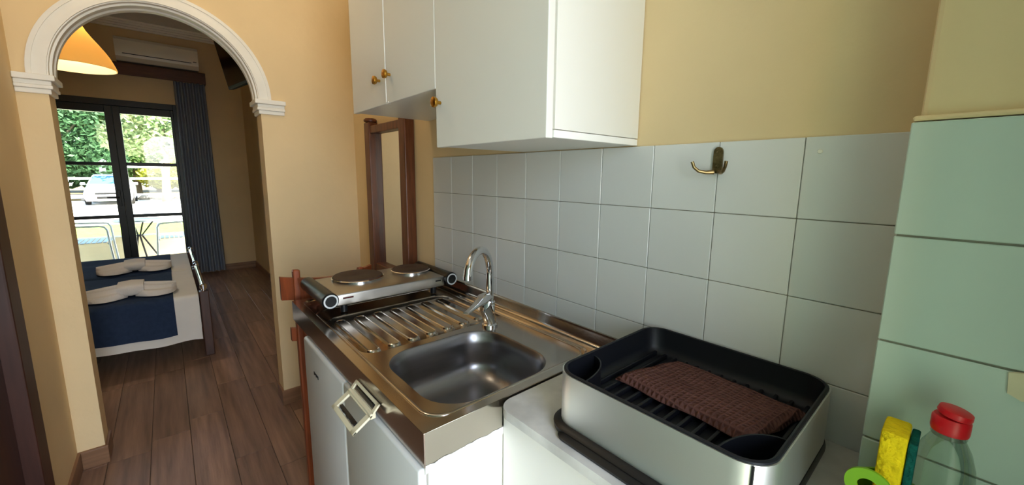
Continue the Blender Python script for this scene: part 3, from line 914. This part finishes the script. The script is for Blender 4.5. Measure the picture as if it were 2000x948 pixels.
# ------------------------------------------------------------------ coat hook
hk = thing('coat_hook', 'aged brass double coat hook screwed to the white tiles', 'hook', (1.216, -0.006, 1.37))
pl = []
for k in range(13):
    a = PI * k / 12
    pl.append((1.2165 + 0.0095 * math.cos(a), 1.4215 + 0.0115 * math.sin(a)))
for k in range(13):
    a = PI + PI * k / 12
    pl.append((1.2165 + 0.0100 * math.cos(a), 1.389 + 0.012 * math.sin(a)))
MB().prism(pl, 'y', -0.0115, -0.0058).build('back_plate', bronze, hk)
for z in (1.4215, 1.392):
    MB().lathe([(0.0036, 0.0), (0.0034, 0.0012), (0.001, 0.0018)], 12, mat=Matrix.Translation((1.2165, -0.0115, z)) @ Matrix.Rotation(PI / 2, 4, 'X')).build('screw', bronze, hk, True)
for s in (-1, 1):
    k_ = 1.0 if s < 0 else 0.62
    p0 = Vector((1.2165 + s * 0.006, -0.012, 1.380))
    P_ = [p0, p0 + Vector((s * 0.012 * k_, -0.010, -0.001)), p0 + Vector((s * 0.024 * k_, -0.019, 0.002)), p0 + Vector((s * 0.032 * k_, -0.024, 0.010)), p0 + Vector((s * 0.036 * k_, -0.026, 0.022))]
    MB().tube(P_, [0.0052, 0.0042, 0.0036, 0.0034, 0.0036], 10).build('hook_arm', bronze, hk, True, 60)

# small wall plug and screw hole in a tile
tag(MB().lathe([(0.004, 0), (0.0036, 0.0015), (0.0015, 0.0015)], 12, mat=Matrix.Translation((1.392, -0.0062, 1.417)) @ Matrix.Rotation(PI / 2, 4, 'X')).build('wall_plug', white_trim),
    'small white plug in the white tile next to the pier', 'wall plug')

# ------------------------------------------------------------------ wooden chair beside the fridge
ch = thing('wooden_chair', 'red-brown wooden chair folded up between fridge and arch', 'chair', (-0.14, -0.42, 0))
def crest(z0, z1, name, x_end, bow, y0, y1):
    m_ = MB()
    lo = []
    for i in range(15):
        t = i / 14.0
        y_ = y0 + (y1 - y0) * t
        x_ = x_end + bow * math.sin(PI * t)
        dip = 0.012 * math.sin(PI * t)
        lo.append([(x_ - 0.010, y_, z0), (x_ + 0.010, y_, z0), (x_ + 0.010, y_, z1 - dip), (x_ - 0.010, y_, z1 - dip)])
    m_.loft(lo)
    m_.build(name, red_wood, ch, True, 40)
for y_, zt in ((-0.545, 0.985), (-0.285, 0.958)):
    MB().bar((-0.105, y_ - 0.012, 0.0), (-0.172, y_, zt), 0.032, 0.026, 0.006).build('stile', red_wood, ch)
crest(0.862, 0.958, 'crest_rail', -0.195, 0.070, -0.600, -0.230)
crest(0.690, 0.745, 'back_slat', -0.175, 0.050, -0.578, -0.252)
for y_ in (-0.530, -0.300):
    MB().bar((-0.205, y_, 0.245), (-0.185, y_, 0.70), 0.030, 0.022, 0.004).build('folded_leg', red_wood, ch)
for k in range(6):
    MB().box(-0.190, -0.175, -0.515 + k * 0.034, -0.487 + k * 0.034, 0.30, 0.66, 0.003).build('seat_slat', red_wood, ch)
for z_ in (0.10, 0.62):
    MB().tube([(-0.112 - z_ * 0.06, -0.55, z_), (-0.112 - z_ * 0.06, -0.29, z_)], 0.010, 10).build('stretcher', red_wood, ch, True, 60)

# ------------------------------------------------------------------ beds
def fold_cloth(x0, x1, y0, y1, top, drop_front, name, m_, parent, x_front, amp=0.006, seed=1, thick=0.0, yref=None):
    """sheet lying on the bed top and hanging over the near (+x) side"""
    r_ = random.Random(seed)
    path = [(x0, top)]
    n1 = 10
    for k in range(1, n1):
        path.append((x0 + (x_front - 0.04 - x0) * k / n1, top + 0.004 * math.sin(k * 1.7)))
    for k in range(0, 6):
        a = math.radians(90 - 90 * k / 5)
        path.append((x_front - 0.04 + 0.04 * math.cos(a), top - 0.04 + 0.04 * math.sin(a)))
    nd = 9
    for k in range(1, nd + 1):
        path.append((x_front, top - 0.04 - (top - 0.04 - drop_front) * k / nd))
    ny_ = 40
    ph = r_.uniform(0, 6)
    mb_ = MB()
    lo = []
    for j in range(ny_ + 1):
        y_ = y0 + (y1 - y0) * j / ny_
        yr = yref or (y0, y1)
        v = (y_ - yr[0]) / (yr[1] - yr[0])
        row = []
        for i, (px, pz) in enumerate(path):
            dep = max(0, i - n1 - 4) / (nd + 1.0)
            w = amp * dep * 2.2 * (math.sin(23 * v + ph) + 0.6 * math.sin(41 * v + 2 * ph) + 0.5)
            dz = 0.012 * dep * math.sin(9 * v + ph)
            row.append((px + w + thick, y_, pz + (0.003 * math.sin(14 * v + i) if i < n1 else dz) + thick))
        lo.append(row)
    mb_.loft(lo, False, False, closed=False)
    o_ = mb_.build(name, m_, parent, True, 80)
    return o_

def make_bed(xn, xf, label, i):
    """xn: near edge, xf: far edge; foot end at y = -0.77"""
    b = thing('single_bed', label, 'bed', ((xn + xf) / 2, -1.7, 0), 'twin beds')
    for x_ in (xn - 0.032, xf + 0.032):
        MB().box(x_ - 0.032, x_ + 0.032, -0.800, -0.742, 0.0, 0.500, 0.006).build('foot_post', bed_wood, b)
    MB().box(xf + 0.064, xn - 0.064, -0.785, -0.757, 0.16, 0.34, 0.005).build('foot_board', bed_wood, b)
    m_ = MB().tube([(xf + 0.032, -0.771, 0.525), (xn - 0.032, -0.771, 0.525)], 0.016, 12)
    m_.build('foot_rail', chrome, b, True, 50)
    for x_ in (xn - 0.032, xf + 0.032):
        MB().lathe([(0.014, 0.5), (0.014, 0.515), (0.021, 0.518), (0.021, 0.545), (0.012, 0.552)], 14, (x_, -0.771, 0)).build('rail_cap', chrome, b, True, 50)
    for x_ in (xn - 0.04, xf + 0.04):
        MB().box(x_ - 0.015, x_ + 0.015, -2.70, -0.80, 0.18, 0.30, 0.004).build('side_rail', bed_wood, b)
    MB().box(xf, xn, -2.76, -2.70, 0.0, 0.85, 0.008).build('head_board', bed_wood, b)
    MB().box(xf + 0.03, xn - 0.03, -2.69, -0.812, 0.26, 0.478, 0.04, seg=4).build('mattress', sheet, b, True, 40)
    fold_cloth(xf + 0.01, xn, -2.68, -0.806, 0.486, 0.150 if i == 0 else 0.34, 'bed_sheet', sheet, b, xn + 0.004, 0.010 if i == 0 else 0.004, 3 + i)
    # sheet folded over the foot corner
    MB().box(xf + 0.02, xn - 0.01, -0.830, -0.803, 0.22, 0.484, 0.012, seg=3).build('sheet_end', sheet, b, True, 40)
    MB().box(xf + 0.1, xn - 0.1, -2.62, -2.25, 0.485, 0.60, 0.05, seg=4).build('pillow', sheet, b, True, 50)
    ru = fold_cloth(xf + 0.02, xn, -1.62, -0.945, 0.486, 0.205 if i == 0 else 0.37, 'bed_runner', navy, None, xn + 0.004, 0.010 if i == 0 else 0.004, 3 + i, 0.007, (-2.68, -0.806))
    tag(ru, ('navy runner on the bed nearer the arch, hanging over its side', 'navy runner on the bed by the window')[i], 'bed runner', 'navy bed runners')
    return b
make_bed(-2.055, -3.035, 'single bed nearer the arch with white sheet hanging low', 0)
make_bed(-3.085, -4.065, 'single bed by the window with chrome foot rail', 1)

def towel_bow(xc, yc, label):
    t = thing('towel_bow', label, 'towel', (xc, yc, 0.5), 'towels folded into bows')
    z = 0.506
    for s in (-1, 1):
        m_ = MB()
        lo = []
        for i in range(13):
            u = i / 12.0
            y_ = yc + s * (0.02 + 0.225 * u)
            w = 0.040 + 0.125 * math.sin(PI * min(1, u * 0.72 + 0.12)) * (1 if u < 0.9 else 0.8)
            if i == 12: w *= 0.45
            h = 0.062 - 0.022 * u
            row = []
            nn = 41
            for k in range(nn):
                v = k / (nn - 1) * 2 - 1
                ripple = 0.024 * math.cos(v * 14 + 0.6) * (1 - 0.3 * u)
                row.append((xc + v * w, y_, z + max(0.0, h * (1 - v * v) ** 0.5 + ripple * (1 - abs(v)))))
            for k in range(nn - 1, -1, -1):
                v = k / (nn - 1) * 2 - 1
                row.append((xc + v * w * 0.98, y_, z - 0.002))
            lo.append(row)
        m_.loft(lo)
        m_.build('fan', towel_m, t, True, 70)
    lo = []
    for i in range(9):
        y_ = yc + (-0.068 + 0.136 * i / 8)
        e = 1 - 0.12 * abs(i - 4) / 4.0
        row = []
        for k in range(16):
            a = 2 * PI * k / 16
            row.append((xc + 0.118 * math.copysign(abs(math.cos(a)) ** 0.6, math.cos(a)) * e, y_, z + 0.046 + 0.046 * math.copysign(abs(math.sin(a)) ** 0.6, math.sin(a)) * e))
        lo.append(row)
    MB().loft(lo).build('band', towel_m, t, True, 60)
towel_bow(-2.27, -1.165, 'white towel bow on the navy runner of the bed nearer the arch')
towel_bow(-3.24, -1.185, 'white towel bow on the navy runner of the bed by the window')

# ------------------------------------------------------------------ curtain, pelmet, air conditioner, tv, lamp
lo = []
n = 90
for zz in (2.50, 2.2, 1.6, 1.0, 0.5, 0.03):
    k_ = 1.0 + 0.10 * (2.5 - zz) / 2.5
    front, back = [], []
    for i in range(n + 1):
        t = i / n
        y_ = -0.725 + 0.315 * t * k_
        x_ = XF + 0.105 + 0.034 * math.sin(t * 2 * PI * 5.5 + 0.5 * math.sin(zz * 2)) * (0.7 + 0.3 * k_)
        front.append((x_ + 0.003, y_, zz)); back.append((x_ - 0.003, y_, zz))
    lo.append(front + back[::-1])
tag(MB().loft(lo).build('curtain', curtain_m, None, True, 60), 'slate grey curtain gathered beside the french door', 'curtain')
m = MB()
m.box(XF + 0.18, XF + 0.20, -2.25, -0.40, 2.49, 2.625, 0.003)
m.box(XF + 0.002, XF + 0.20, -2.25, -0.40, 2.605, 2.625, 0.003)
m.box(XF + 0.002, XF + 0.18, -0.42, -0.40, 2.49, 2.605, 0.003)
m.box(XF + 0.002, XF + 0.18, -2.25, -2.23, 2.49, 2.605, 0.003)
tag(m.build('curtain_pelmet', mat('pelmet_wood', (78, 50, 38), 0.5, noise=(10, 0.25, (5, 0.5, 5)))), 'dark brown wooden pelmet over the french door', 'pelmet')
ac = thing('air_conditioner', 'white split air conditioner on the wall above the pelmet', 'air conditioner', (XF, -0.83, 2.64))
ay0, ay1 = -1.215, -0.455
pf = [(XF + 0.002, 2.66), (XF + 0.14, 2.655), (XF + 0.185, 2.70), (XF + 0.200, 2.76), (XF + 0.195, 2.88), (XF + 0.17, 2.915), (XF + 0.002, 2.92)]
MB().loft([[(x_, y_, z_) for x_, z_ in pf] for y_ in (ay0, ay0 + 0.004, ay1 - 0.004, ay1)]).build('casing', ac_m, ac, True, 25)
MB().box(XF + 0.178, XF + 0.196, ay0 + 0.06, ay1 - 0.07, 2.728, 2.736).build('outlet_slot', dark_slot, ac)
mt = Matrix.Translation((XF + 0.165, 0, 2.690)) @ Matrix.Rotation(math.radians(-42), 4, 'Y')
MB().box(-0.034, 0.034, ay0 + 0.06, ay1 - 0.07, 0.0, 0.004, 0.001, mt).build('louvre', ac_m, ac)
MB().box(XF + 0.190, XF + 0.1985, ay1 - 0.055, ay1 - 0.02, 2.742, 2.750, 0.001).build('display_window', dark_slot, ac)

tv = thing('television', 'flat black television tilted on the bedroom wall by the arch', 'television', (-2.7, -0.32, 2.3))
TB = Vector((-3.0, -0.393, 2.121)); TT = Vector((-3.0, -0.477, 2.548))
upv = (TT - TB).normalized()
wv_ = Vector((0.985, 0.17, 0)).normalized()
nv = wv_.cross(upv).normalized()
mt = Matrix((wv_, upv, nv)).transposed().to_4x4(); mt.translation = TB
sgn_ = 1 if nv.y > 0 else -1
MB().box(0.0, 0.74, 0.0, 0.435, 0.0, sgn_ * 0.045, 0.004, mt).build('housing', tv_m, tv)
MB().box(0.015, 0.725, 0.025, 0.42, -sgn_ * 0.0015, 0.0, 0.0, mt).build('screen', mat('tv_screen', (8, 9, 12), 0.12), tv)
ctr = TB + wv_ * 0.37 + upv * 0.22 + nv * sgn_ * 0.04
MB().bar(ctr, (ctr.x, -0.02, ctr.z + 0.02), 0.04, 0.04).box(ctr.x - 0.08, ctr.x + 0.08, -0.02, 0.0, ctr.z - 0.10, ctr.z + 0.12, 0.003).build('wall_bracket', blackp, tv)

LX, LY, LZ = -2.6, -1.322, 2.085
lamp = thing('pendant_lamp', 'lit amber glass pendant lamp hanging in the bedroom', 'lamp', (LX, LY, LZ))
prof = [(0.222, 0.0), (0.222, 0.005), (0.215, 0.030), (0.203, 0.060), (0.188, 0.095), (0.168, 0.130), (0.142, 0.170), (0.112, 0.212), (0.085, 0.255), (0.066, 0.300), (0.056, 0.36)]
prof2 = prof + [(r_ - 0.005, z_) for r_, z_ in reversed(prof)]
lo = [[(LX + r_ * math.cos(2 * PI * k / 40), LY + r_ * math.sin(2 * PI * k / 40), LZ + z_) for k in range(40)] for r_, z_ in prof2]
MB().loft(lo + [lo[0]], False, False).build('shade', shade_m, lamp, True, 60)
MB().lathe([(0.03, 0.33), (0.056, 0.345), (0.056, 0.375), (0.02, 0.40), (0.006, 0.41), (0.006, ZB - LZ - 0.05), (0.05, ZB - LZ - 0.045), (0.055, ZB - LZ)], 20, (LX, LY, LZ)).build('cord_and_cap', blackp, lamp, True, 40)
blb = MB().lathe([(0.012, 0.33), (0.016, 0.29), (0.030, 0.245), (0.030, 0.22), (0.018, 0.20), (0.004, 0.195)], 16, (LX, LY, LZ))
blb.build('bulb', mat('bulb_glass', (255, 226, 170), 0.4, emis=((255, 214, 150), 12.0)), lamp, True, 60)
bl = add_light('pendant_bulb_light', 'POINT', (LX, LY, LZ + 0.15), 24.0, (1.0, 0.92, 0.74), shadow_soft_size=0.03)

# ------------------------------------------------------------------ balcony and garden
struct('balcony_floor', MB().box(-7.05, XF - 0.2, -6.0, 4.0, -0.14, -0.02), stone_m, 'pale balcony floor outside the french door', 'floor')
struct('wall_parapet', MB().box(-7.05, -6.90, -6.0, 4.0, -0.25, 0.35).box(-7.08, -6.87, -6.0, 4.0, 0.35, 0.385, 0.004), parapet_m, 'low cream balcony wall behind the metal chairs', 'wall')
struct('sun_block_canopy', MB().box(-6.6, XF - 0.2, -6.0, 4.0, 3.2, 3.32), stone_m, 'unseen flat canopy added over the balcony to block sun', 'roof')  # unseen slab, added to keep direct sun off
struct('ground', MB().box(-60, -7.05, -45, 40, -0.5, -0.22), gravel, 'pale sunlit driveway in the garden', 'ground')
lawn = MB()
lawn.box(-15.2, -7.2, -30, 25, -0.22, -0.19)
tag(lawn.build('lawn', grass_m), 'sunlit lawn beyond the balcony wall', 'lawn', kind='stuff')
tag(MB().box(-60, -30.4, -45, 40, -0.22, -0.12).build('garden_bed', soil), 'planted strip of dry earth under the trees', 'garden bed', kind='stuff')

def patio_chair(label, y_front, dirn, xc):
    """dirn=+1: sits facing +y"""
    t = thing('patio_chair', label, 'chair', (xc, y_front - dirn * 0.25, -0.02), 'patio chairs')
    f = lambda a: y_front - dirn * a
    for sx in (-1, 1):
        x_ = xc + sx * 0.25
        pts_ = [(x_, f(-0.03), -0.02), (x_, f(0.0), 0.35), (x_, f(0.015), 0.60), (x_, f(0.04), 0.645), (x_, f(0.09), 0.655), (x_, f(0.38), 0.665), (x_, f(0.47), 0.69)]
        MB().tube(pts_, 0.013, 8).build('arm_and_leg', alu, t, True, 60)
        MB().tube([(x_, f(0.52), -0.02), (x_, f(0.44), 0.30), (x_, f(0.42), 0.44), (x_, f(0.47), 0.68), (x_, f(0.52), 0.84)], 0.013, 8).build('back_leg', alu, t, True, 60)
    MB().tube([(xc - 0.25, f(0.52), 0.84), (xc - 0.15, f(0.545), 0.875), (xc + 0.15, f(0.545), 0.875), (xc + 0.25, f(0.52), 0.84)], 0.013, 8).build('top_rail', alu, t, True, 60)
    for a in (0.02, 0.42):
        MB().tube([(xc - 0.25, f(a), 0.42), (xc + 0.25, f(a), 0.42)], 0.011, 8).build('cross_bar', alu, t, True, 60)
    for k in range(8):
        a = 0.035 + k * 0.052
        MB().box(xc - 0.25, xc + 0.25, min(f(a), f(a + 0.04)), max(f(a), f(a + 0.04)), 0.432, 0.442, 0.002).build('seat_slat', alu, t)
    for k in range(5):
        zz = 0.52 + k * 0.066
        aa = 0.435 + (zz - 0.44) * 0.21
        MB().box(xc - 0.245, xc + 0.245, f(aa) - 0.005, f(aa) + 0.005, zz, zz + 0.045, 0.002).build('back_slat', alu, t)
patio_chair('pale metal patio chair across the table from the grey curtain', -1.545, 1, -6.15)
patio_chair('pale metal patio chair at the curtained end of the french door', -1.075, -1, -6.15)
tb = thing('patio_table', 'round pale patio table on crossed dark legs', 'table', (-6.62, -1.29, -0.02))
MB().lathe([(0.275, 0.642), (0.28, 0.648), (0.28, 0.66), (0.275, 0.665)], 36, (-6.62, -1.29, 0)).build('table_top', alu, tb, True, 40)
for k in range(4):
    a = math.radians(20 + 90 * k)
    c_, s_ = math.cos(a), math.sin(a)
    MB().tube([(-6.62 + 0.20 * c_, -1.29 + 0.20 * s_, 0.642), (-6.62 + 0.035 * c_, -1.29 + 0.035 * s_, 0.42), (-6.62 + 0.25 * c_, -1.29 + 0.25 * s_, -0.02)], 0.012, 8).build('leg', blackp, tb, True, 60)
MB().lathe([(0.05, 0.41), (0.05, 0.43)], 16, (-6.62, -1.29, 0)).build('leg_ring', blackp, tb)

# trees
def leaves(mb_, c, r, n, size, rr):
    for _ in range(n):
        while True:
            d = Vector((rr.uniform(-1, 1), rr.uniform(-1, 1), rr.uniform(-1, 1)))
            if 0.05 < d.length <= 1: break
        d = d * (0.55 + 0.45 * rr.random()) / max(d.length, 0.55) if rr.random() < 0.6 else d
        p = Vector((c[0] + d.x * r[0], c[1] + d.y * r[1], c[2] + d.z * r[2]))
        a = Vector((rr.uniform(-1, 1), rr.uniform(-1, 1), rr.uniform(-0.8, 0.8))).normalized()
        b = a.cross(Vector((rr.uniform(-1, 1), rr.uniform(-1, 1), rr.uniform(-1, 1)))).normalized()
        s = size * rr.uniform(0.6, 1.4)
        v = [mb_.bm.verts.new(p - a * s), mb_.bm.verts.new(p + b * s * 0.45), mb_.bm.verts.new(p + a * s), mb_.bm.verts.new(p - b * s * 0.45)]
        mb_.bm.faces.new(v)
def tree(label, x, y, h, blobs, lm, seed, trunk_r=0.16, n=900, size=0.17, name='garden_tree', bend=0.0, group='garden trees'):
    rr = random.Random(seed)
    t = thing(name, label, 'tree', (x, y, -0.2), group)
    zb_ = -0.12 if x < -30.4 else -0.22
    tp = [(x, y, zb_), (x + 0.05, y + bend * 0.3, h * 0.25), (x - 0.05, y + bend, h * 0.55), (x, y + bend * 0.8, h * 0.8)]
    m_ = MB().tube(tp, [trunk_r * 1.35, trunk_r, trunk_r * 0.7, trunk_r * 0.3], 9)
    for k in range(5):
        a = rr.uniform(0, 2 * PI)
        z_ = h * rr.uniform(0.4, 0.6)
        m_.tube([(x, y + bend * 0.8, z_), (x + 0.5 * math.cos(a), y + bend + 0.5 * math.sin(a), z_ + 0.5), (x + 1.1 * math.cos(a), y + bend + 1.1 * math.sin(a), z_ + 1.3)], [trunk_r * 0.45, trunk_r * 0.3, trunk_r * 0.12], 7)
    m_.build('trunk', bark, t, True, 70)
    cm = MB()
    for (dx, dy, dz, rx_, ry_, rz_) in blobs:
        leaves(cm, (x + dx, y + dy, dz), (rx_, ry_, rz_), n, size, rr)
    cm.build('crown', lm, t)
    return t
tree('leaning olive tree with pale trunk in front of the white balustrade', -27.5, -0.95, 4.6, [(0, 0.2, 4.2, 2.2, 2.2, 1.5), (-0.4, -1.2, 3.2, 1.5, 1.3, 1.0), (0.3, 1.4, 3.0, 1.6, 1.4, 1.1), (0, 0, 5.6, 1.8, 1.8, 1.2)], leaf_olive, 11, 0.17, 1500, 0.15, 'olive_tree', 0.25)
tree('dense dark green tree beyond the white car', -32.5, -5.4, 5.5, [(0, 0, 3.6, 2.3, 2.6, 1.8), (0, 1.2, 2.0, 1.8, 1.8, 1.3), (0.3, -1.8, 2.6, 1.9, 1.8, 1.6), (0, 0.2, 5.4, 2.0, 2.2, 1.5)], leaf_dark, 12, 0.2, 1600, 0.18)
tree('light green bushy tree between the dark tree and the olive', -34.0, -2.3, 5.2, [(0, 0, 3.6, 1.9, 1.9, 1.6), (0, 0.8, 2.2, 1.6, 1.6, 1.2), (0, -0.5, 5.2, 1.7, 1.7, 1.4)], leaf_mid, 13, 0.16, 1600, 0.17)
tree('yellow green shrub growing low behind the balustrade', -33.0, 0.6, 2.4, [(0, 0, 1.4, 1.6, 2.2, 1.1), (0, -1.6, 1.1, 1.3, 1.4, 0.8)], leaf_yel, 14, 0.08, 1300, 0.14)
back = (('broad mid green tree far behind the dark tree', -40, -12.5, leaf_mid, 21), ('tall dark tree far behind the white car', -41, -7.0, leaf_dark, 22), ('tall mid green tree far behind the olive tree', -40, -1.2, leaf_mid, 23),
        ('pale olive tree standing beyond the yellow green shrub', -39, 4.4, leaf_olive, 24), ('dark tree at the garden end beyond the pale olive tree', -41, 10.5, leaf_dark, 25), ('dark tree at the garden end beyond the broad mid green tree', -39, -18.5, leaf_dark, 26))
for lab, x_, y_, lm, sd in back:
    tree(lab, x_, y_, 7.0, [(0, 0, 3.2, 3.2, 3.6, 2.6), (0, 1.8, 5.4, 2.6, 2.8, 2.2), (0, -1.8, 5.6, 2.6, 2.8, 2.2), (0, 0, 7.4, 2.6, 2.8, 1.8), (0.6, 0.4, 1.5, 2.4, 3.4, 1.3)], lm, sd, 0.25, 1300, 0.24)

# white balustrade
bs = thing('balustrade', 'white balustrade fence in front of the garden trees', 'fence', (-31.0, -3, -0.2))
MB().box(-31.1, -30.9, -14, 8, -0.12, 0.10).build('plinth', fence_w, bs)
MB().box(-31.12, -30.88, -14, 8, 0.92, 1.06, 0.01).build('top_rail', fence_w, bs)
k = 0
yv = -13.9
first_b = None
while yv < 8:
    if k % 9 == 0:
        MB().box(-31.13, -30.87, yv - 0.1, yv + 0.1, 0.10, 1.30, 0.01).build('post', fence_w, bs)
    elif first_b is None:
        first_b = MB().lathe([(0.06, 0.10), (0.03, 0.2), (0.065, 0.42), (0.035, 0.7), (0.06, 0.92)], 8, (-31, 0, 0)).build('baluster', fence_w, bs, True, 60)
        base_mpi = first_b.matrix_parent_inverse.copy()
        first_b.location.y = yv
    else:
        o = first_b.copy(); COL.objects.link(o); o.parent = bs; o.location.y = yv
    yv += 0.24
    k += 1
# white gate posts with beam behind the car
gt = thing('white_gateway', 'white post and beam gateway behind the car', 'gateway', (-31.8, -3.2, -0.2))
for y_ in (-3.62, -0.9):
    MB().box(-31.9, -31.6, y_ - 0.14, y_ + 0.14, -0.12, 1.95, 0.01).lathe([(0.2, 1.95), (0.2, 2.0), (0.02, 2.15)], 12, (-31.75, y_, 0)).build('post', fence_w, gt)
MB().box(-31.8, -31.7, -3.5, -1.0, 1.62, 1.76).build('beam', fence_w, gt)
# stones edging the driveway
for i in range(16):
    rr = random.Random(100 + i)
    y_ = -4.2 + i * 0.56 + rr.uniform(-0.03, 0.03)
    s = rr.uniform(0.14, 0.24)
    bmm = MB()
    bmesh.ops.create_icosphere(bmm.bm, subdivisions=2, radius=1.0)
    for v in bmm.bm.verts:
        v.co *= rr.uniform(0.85, 1.12)
        v.co = Vector((v.co.x * s, v.co.y * s * 1.3, v.co.z * s * 0.7))
    o = bmm.build('edging_stone', rock_m)
    o.location = (-29.95 + rr.uniform(-0.1, 0.1), y_, -0.22 + s * 0.45)
    tag(o, 'rough grey stone in the row edging the driveway', 'stone', 'stones edging the driveway')

# car (front towards the house, +x)
car = thing('parked_car', 'white hatchback parked on the sunlit driveway', 'car', (-28.0, -3.05, -0.22))
cx, cyc, cz = -25.6, -3.05, -0.22
sec = [(0.0, 0.30, 0.62, 0.74), (0.12, 0.20, 0.74, 0.84), (0.9, 0.18, 0.92, 0.87), (1.2, 0.18, 0.96, 0.88), (3.0, 0.18, 1.0, 0.88), (3.7, 0.2, 0.98, 0.86), (3.95, 0.3, 0.85, 0.78)]
lo = []
for dx, z0, z1, hw in sec:
    lo.append([(cx - dx, cyc + hw * a, cz + z) for a, z in ((-0.92, z0), (-1, z0 + 0.15), (-1, z1 - 0.15), (-0.88, z1), (0.88, z1), (1, z1 - 0.15), (1, z0 + 0.15), (0.92, z0))])
MB().loft(lo).build('body', car_w, car, True, 35)
cab = [(1.15, 0.95, 0.80), (1.75, 1.40, 0.62), (2.6, 1.47, 0.62), (3.4, 1.38, 0.60), (3.85, 0.98, 0.76)]
lo = []
for dx, z1, hw in cab:
    lo.append([(cx - dx, cyc - 0.82, cz + 0.94), (cx - dx, cyc - hw, cz + z1), (cx - dx, cyc + hw, cz + z1), (cx - dx, cyc + 0.82, cz + 0.94)])
MB().loft(lo).build('cabin', car_w, car, True, 35)
MB().quad((cx - 1.20, cyc - 0.74, cz + 0.985), (cx - 1.20, cyc + 0.74, cz + 0.985), (cx - 1.70, cyc + 0.60, cz + 1.385), (cx - 1.70, cyc - 0.60, cz + 1.385)).build('windscreen', car_gl, car).location.x += 0.02
MB().box(cx - 0.03, cx + 0.02, cyc - 0.45, cyc + 0.45, cz + 0.52, cz + 0.60, 0.01).box(cx - 0.03, cx + 0.02, cyc - 0.40, cyc + 0.40, cz + 0.30, cz + 0.42, 0.01).build('grille', dark_slot, car)
for s in (-1, 1):
    MB().box(cx - 0.16, cx + 0.015, cyc + s * 0.62 - 0.13, cyc + s * 0.62 + 0.13, cz + 0.58, cz + 0.72, 0.02).build('headlight', mat('headlight', (190, 196, 204), 0.1), car)
    MB().box(cx - 1.45, cx - 1.33, cyc + s * 0.95 - 0.09, cyc + s * 0.95 + 0.09, cz + 0.94, cz + 1.06, 0.03).build('side_mirror', car_w, car)
    for dx in (0.75, 3.15):
        MB().lathe([(0.20, -0.09), (0.30, -0.09), (0.31, 0), (0.30, 0.09), (0.20, 0.09)], 20, mat=Matrix.Translation((cx - dx, cyc + s * 0.78, cz + 0.31)) @ Matrix.Rotation(PI / 2, 4, 'X')).build('wheel', rubber, car, True, 40)
MB().box(cx - 0.01, cx + 0.018, cyc - 0.26, cyc + 0.26, cz + 0.43, cz + 0.51).build('number_plate', fence_w, car)
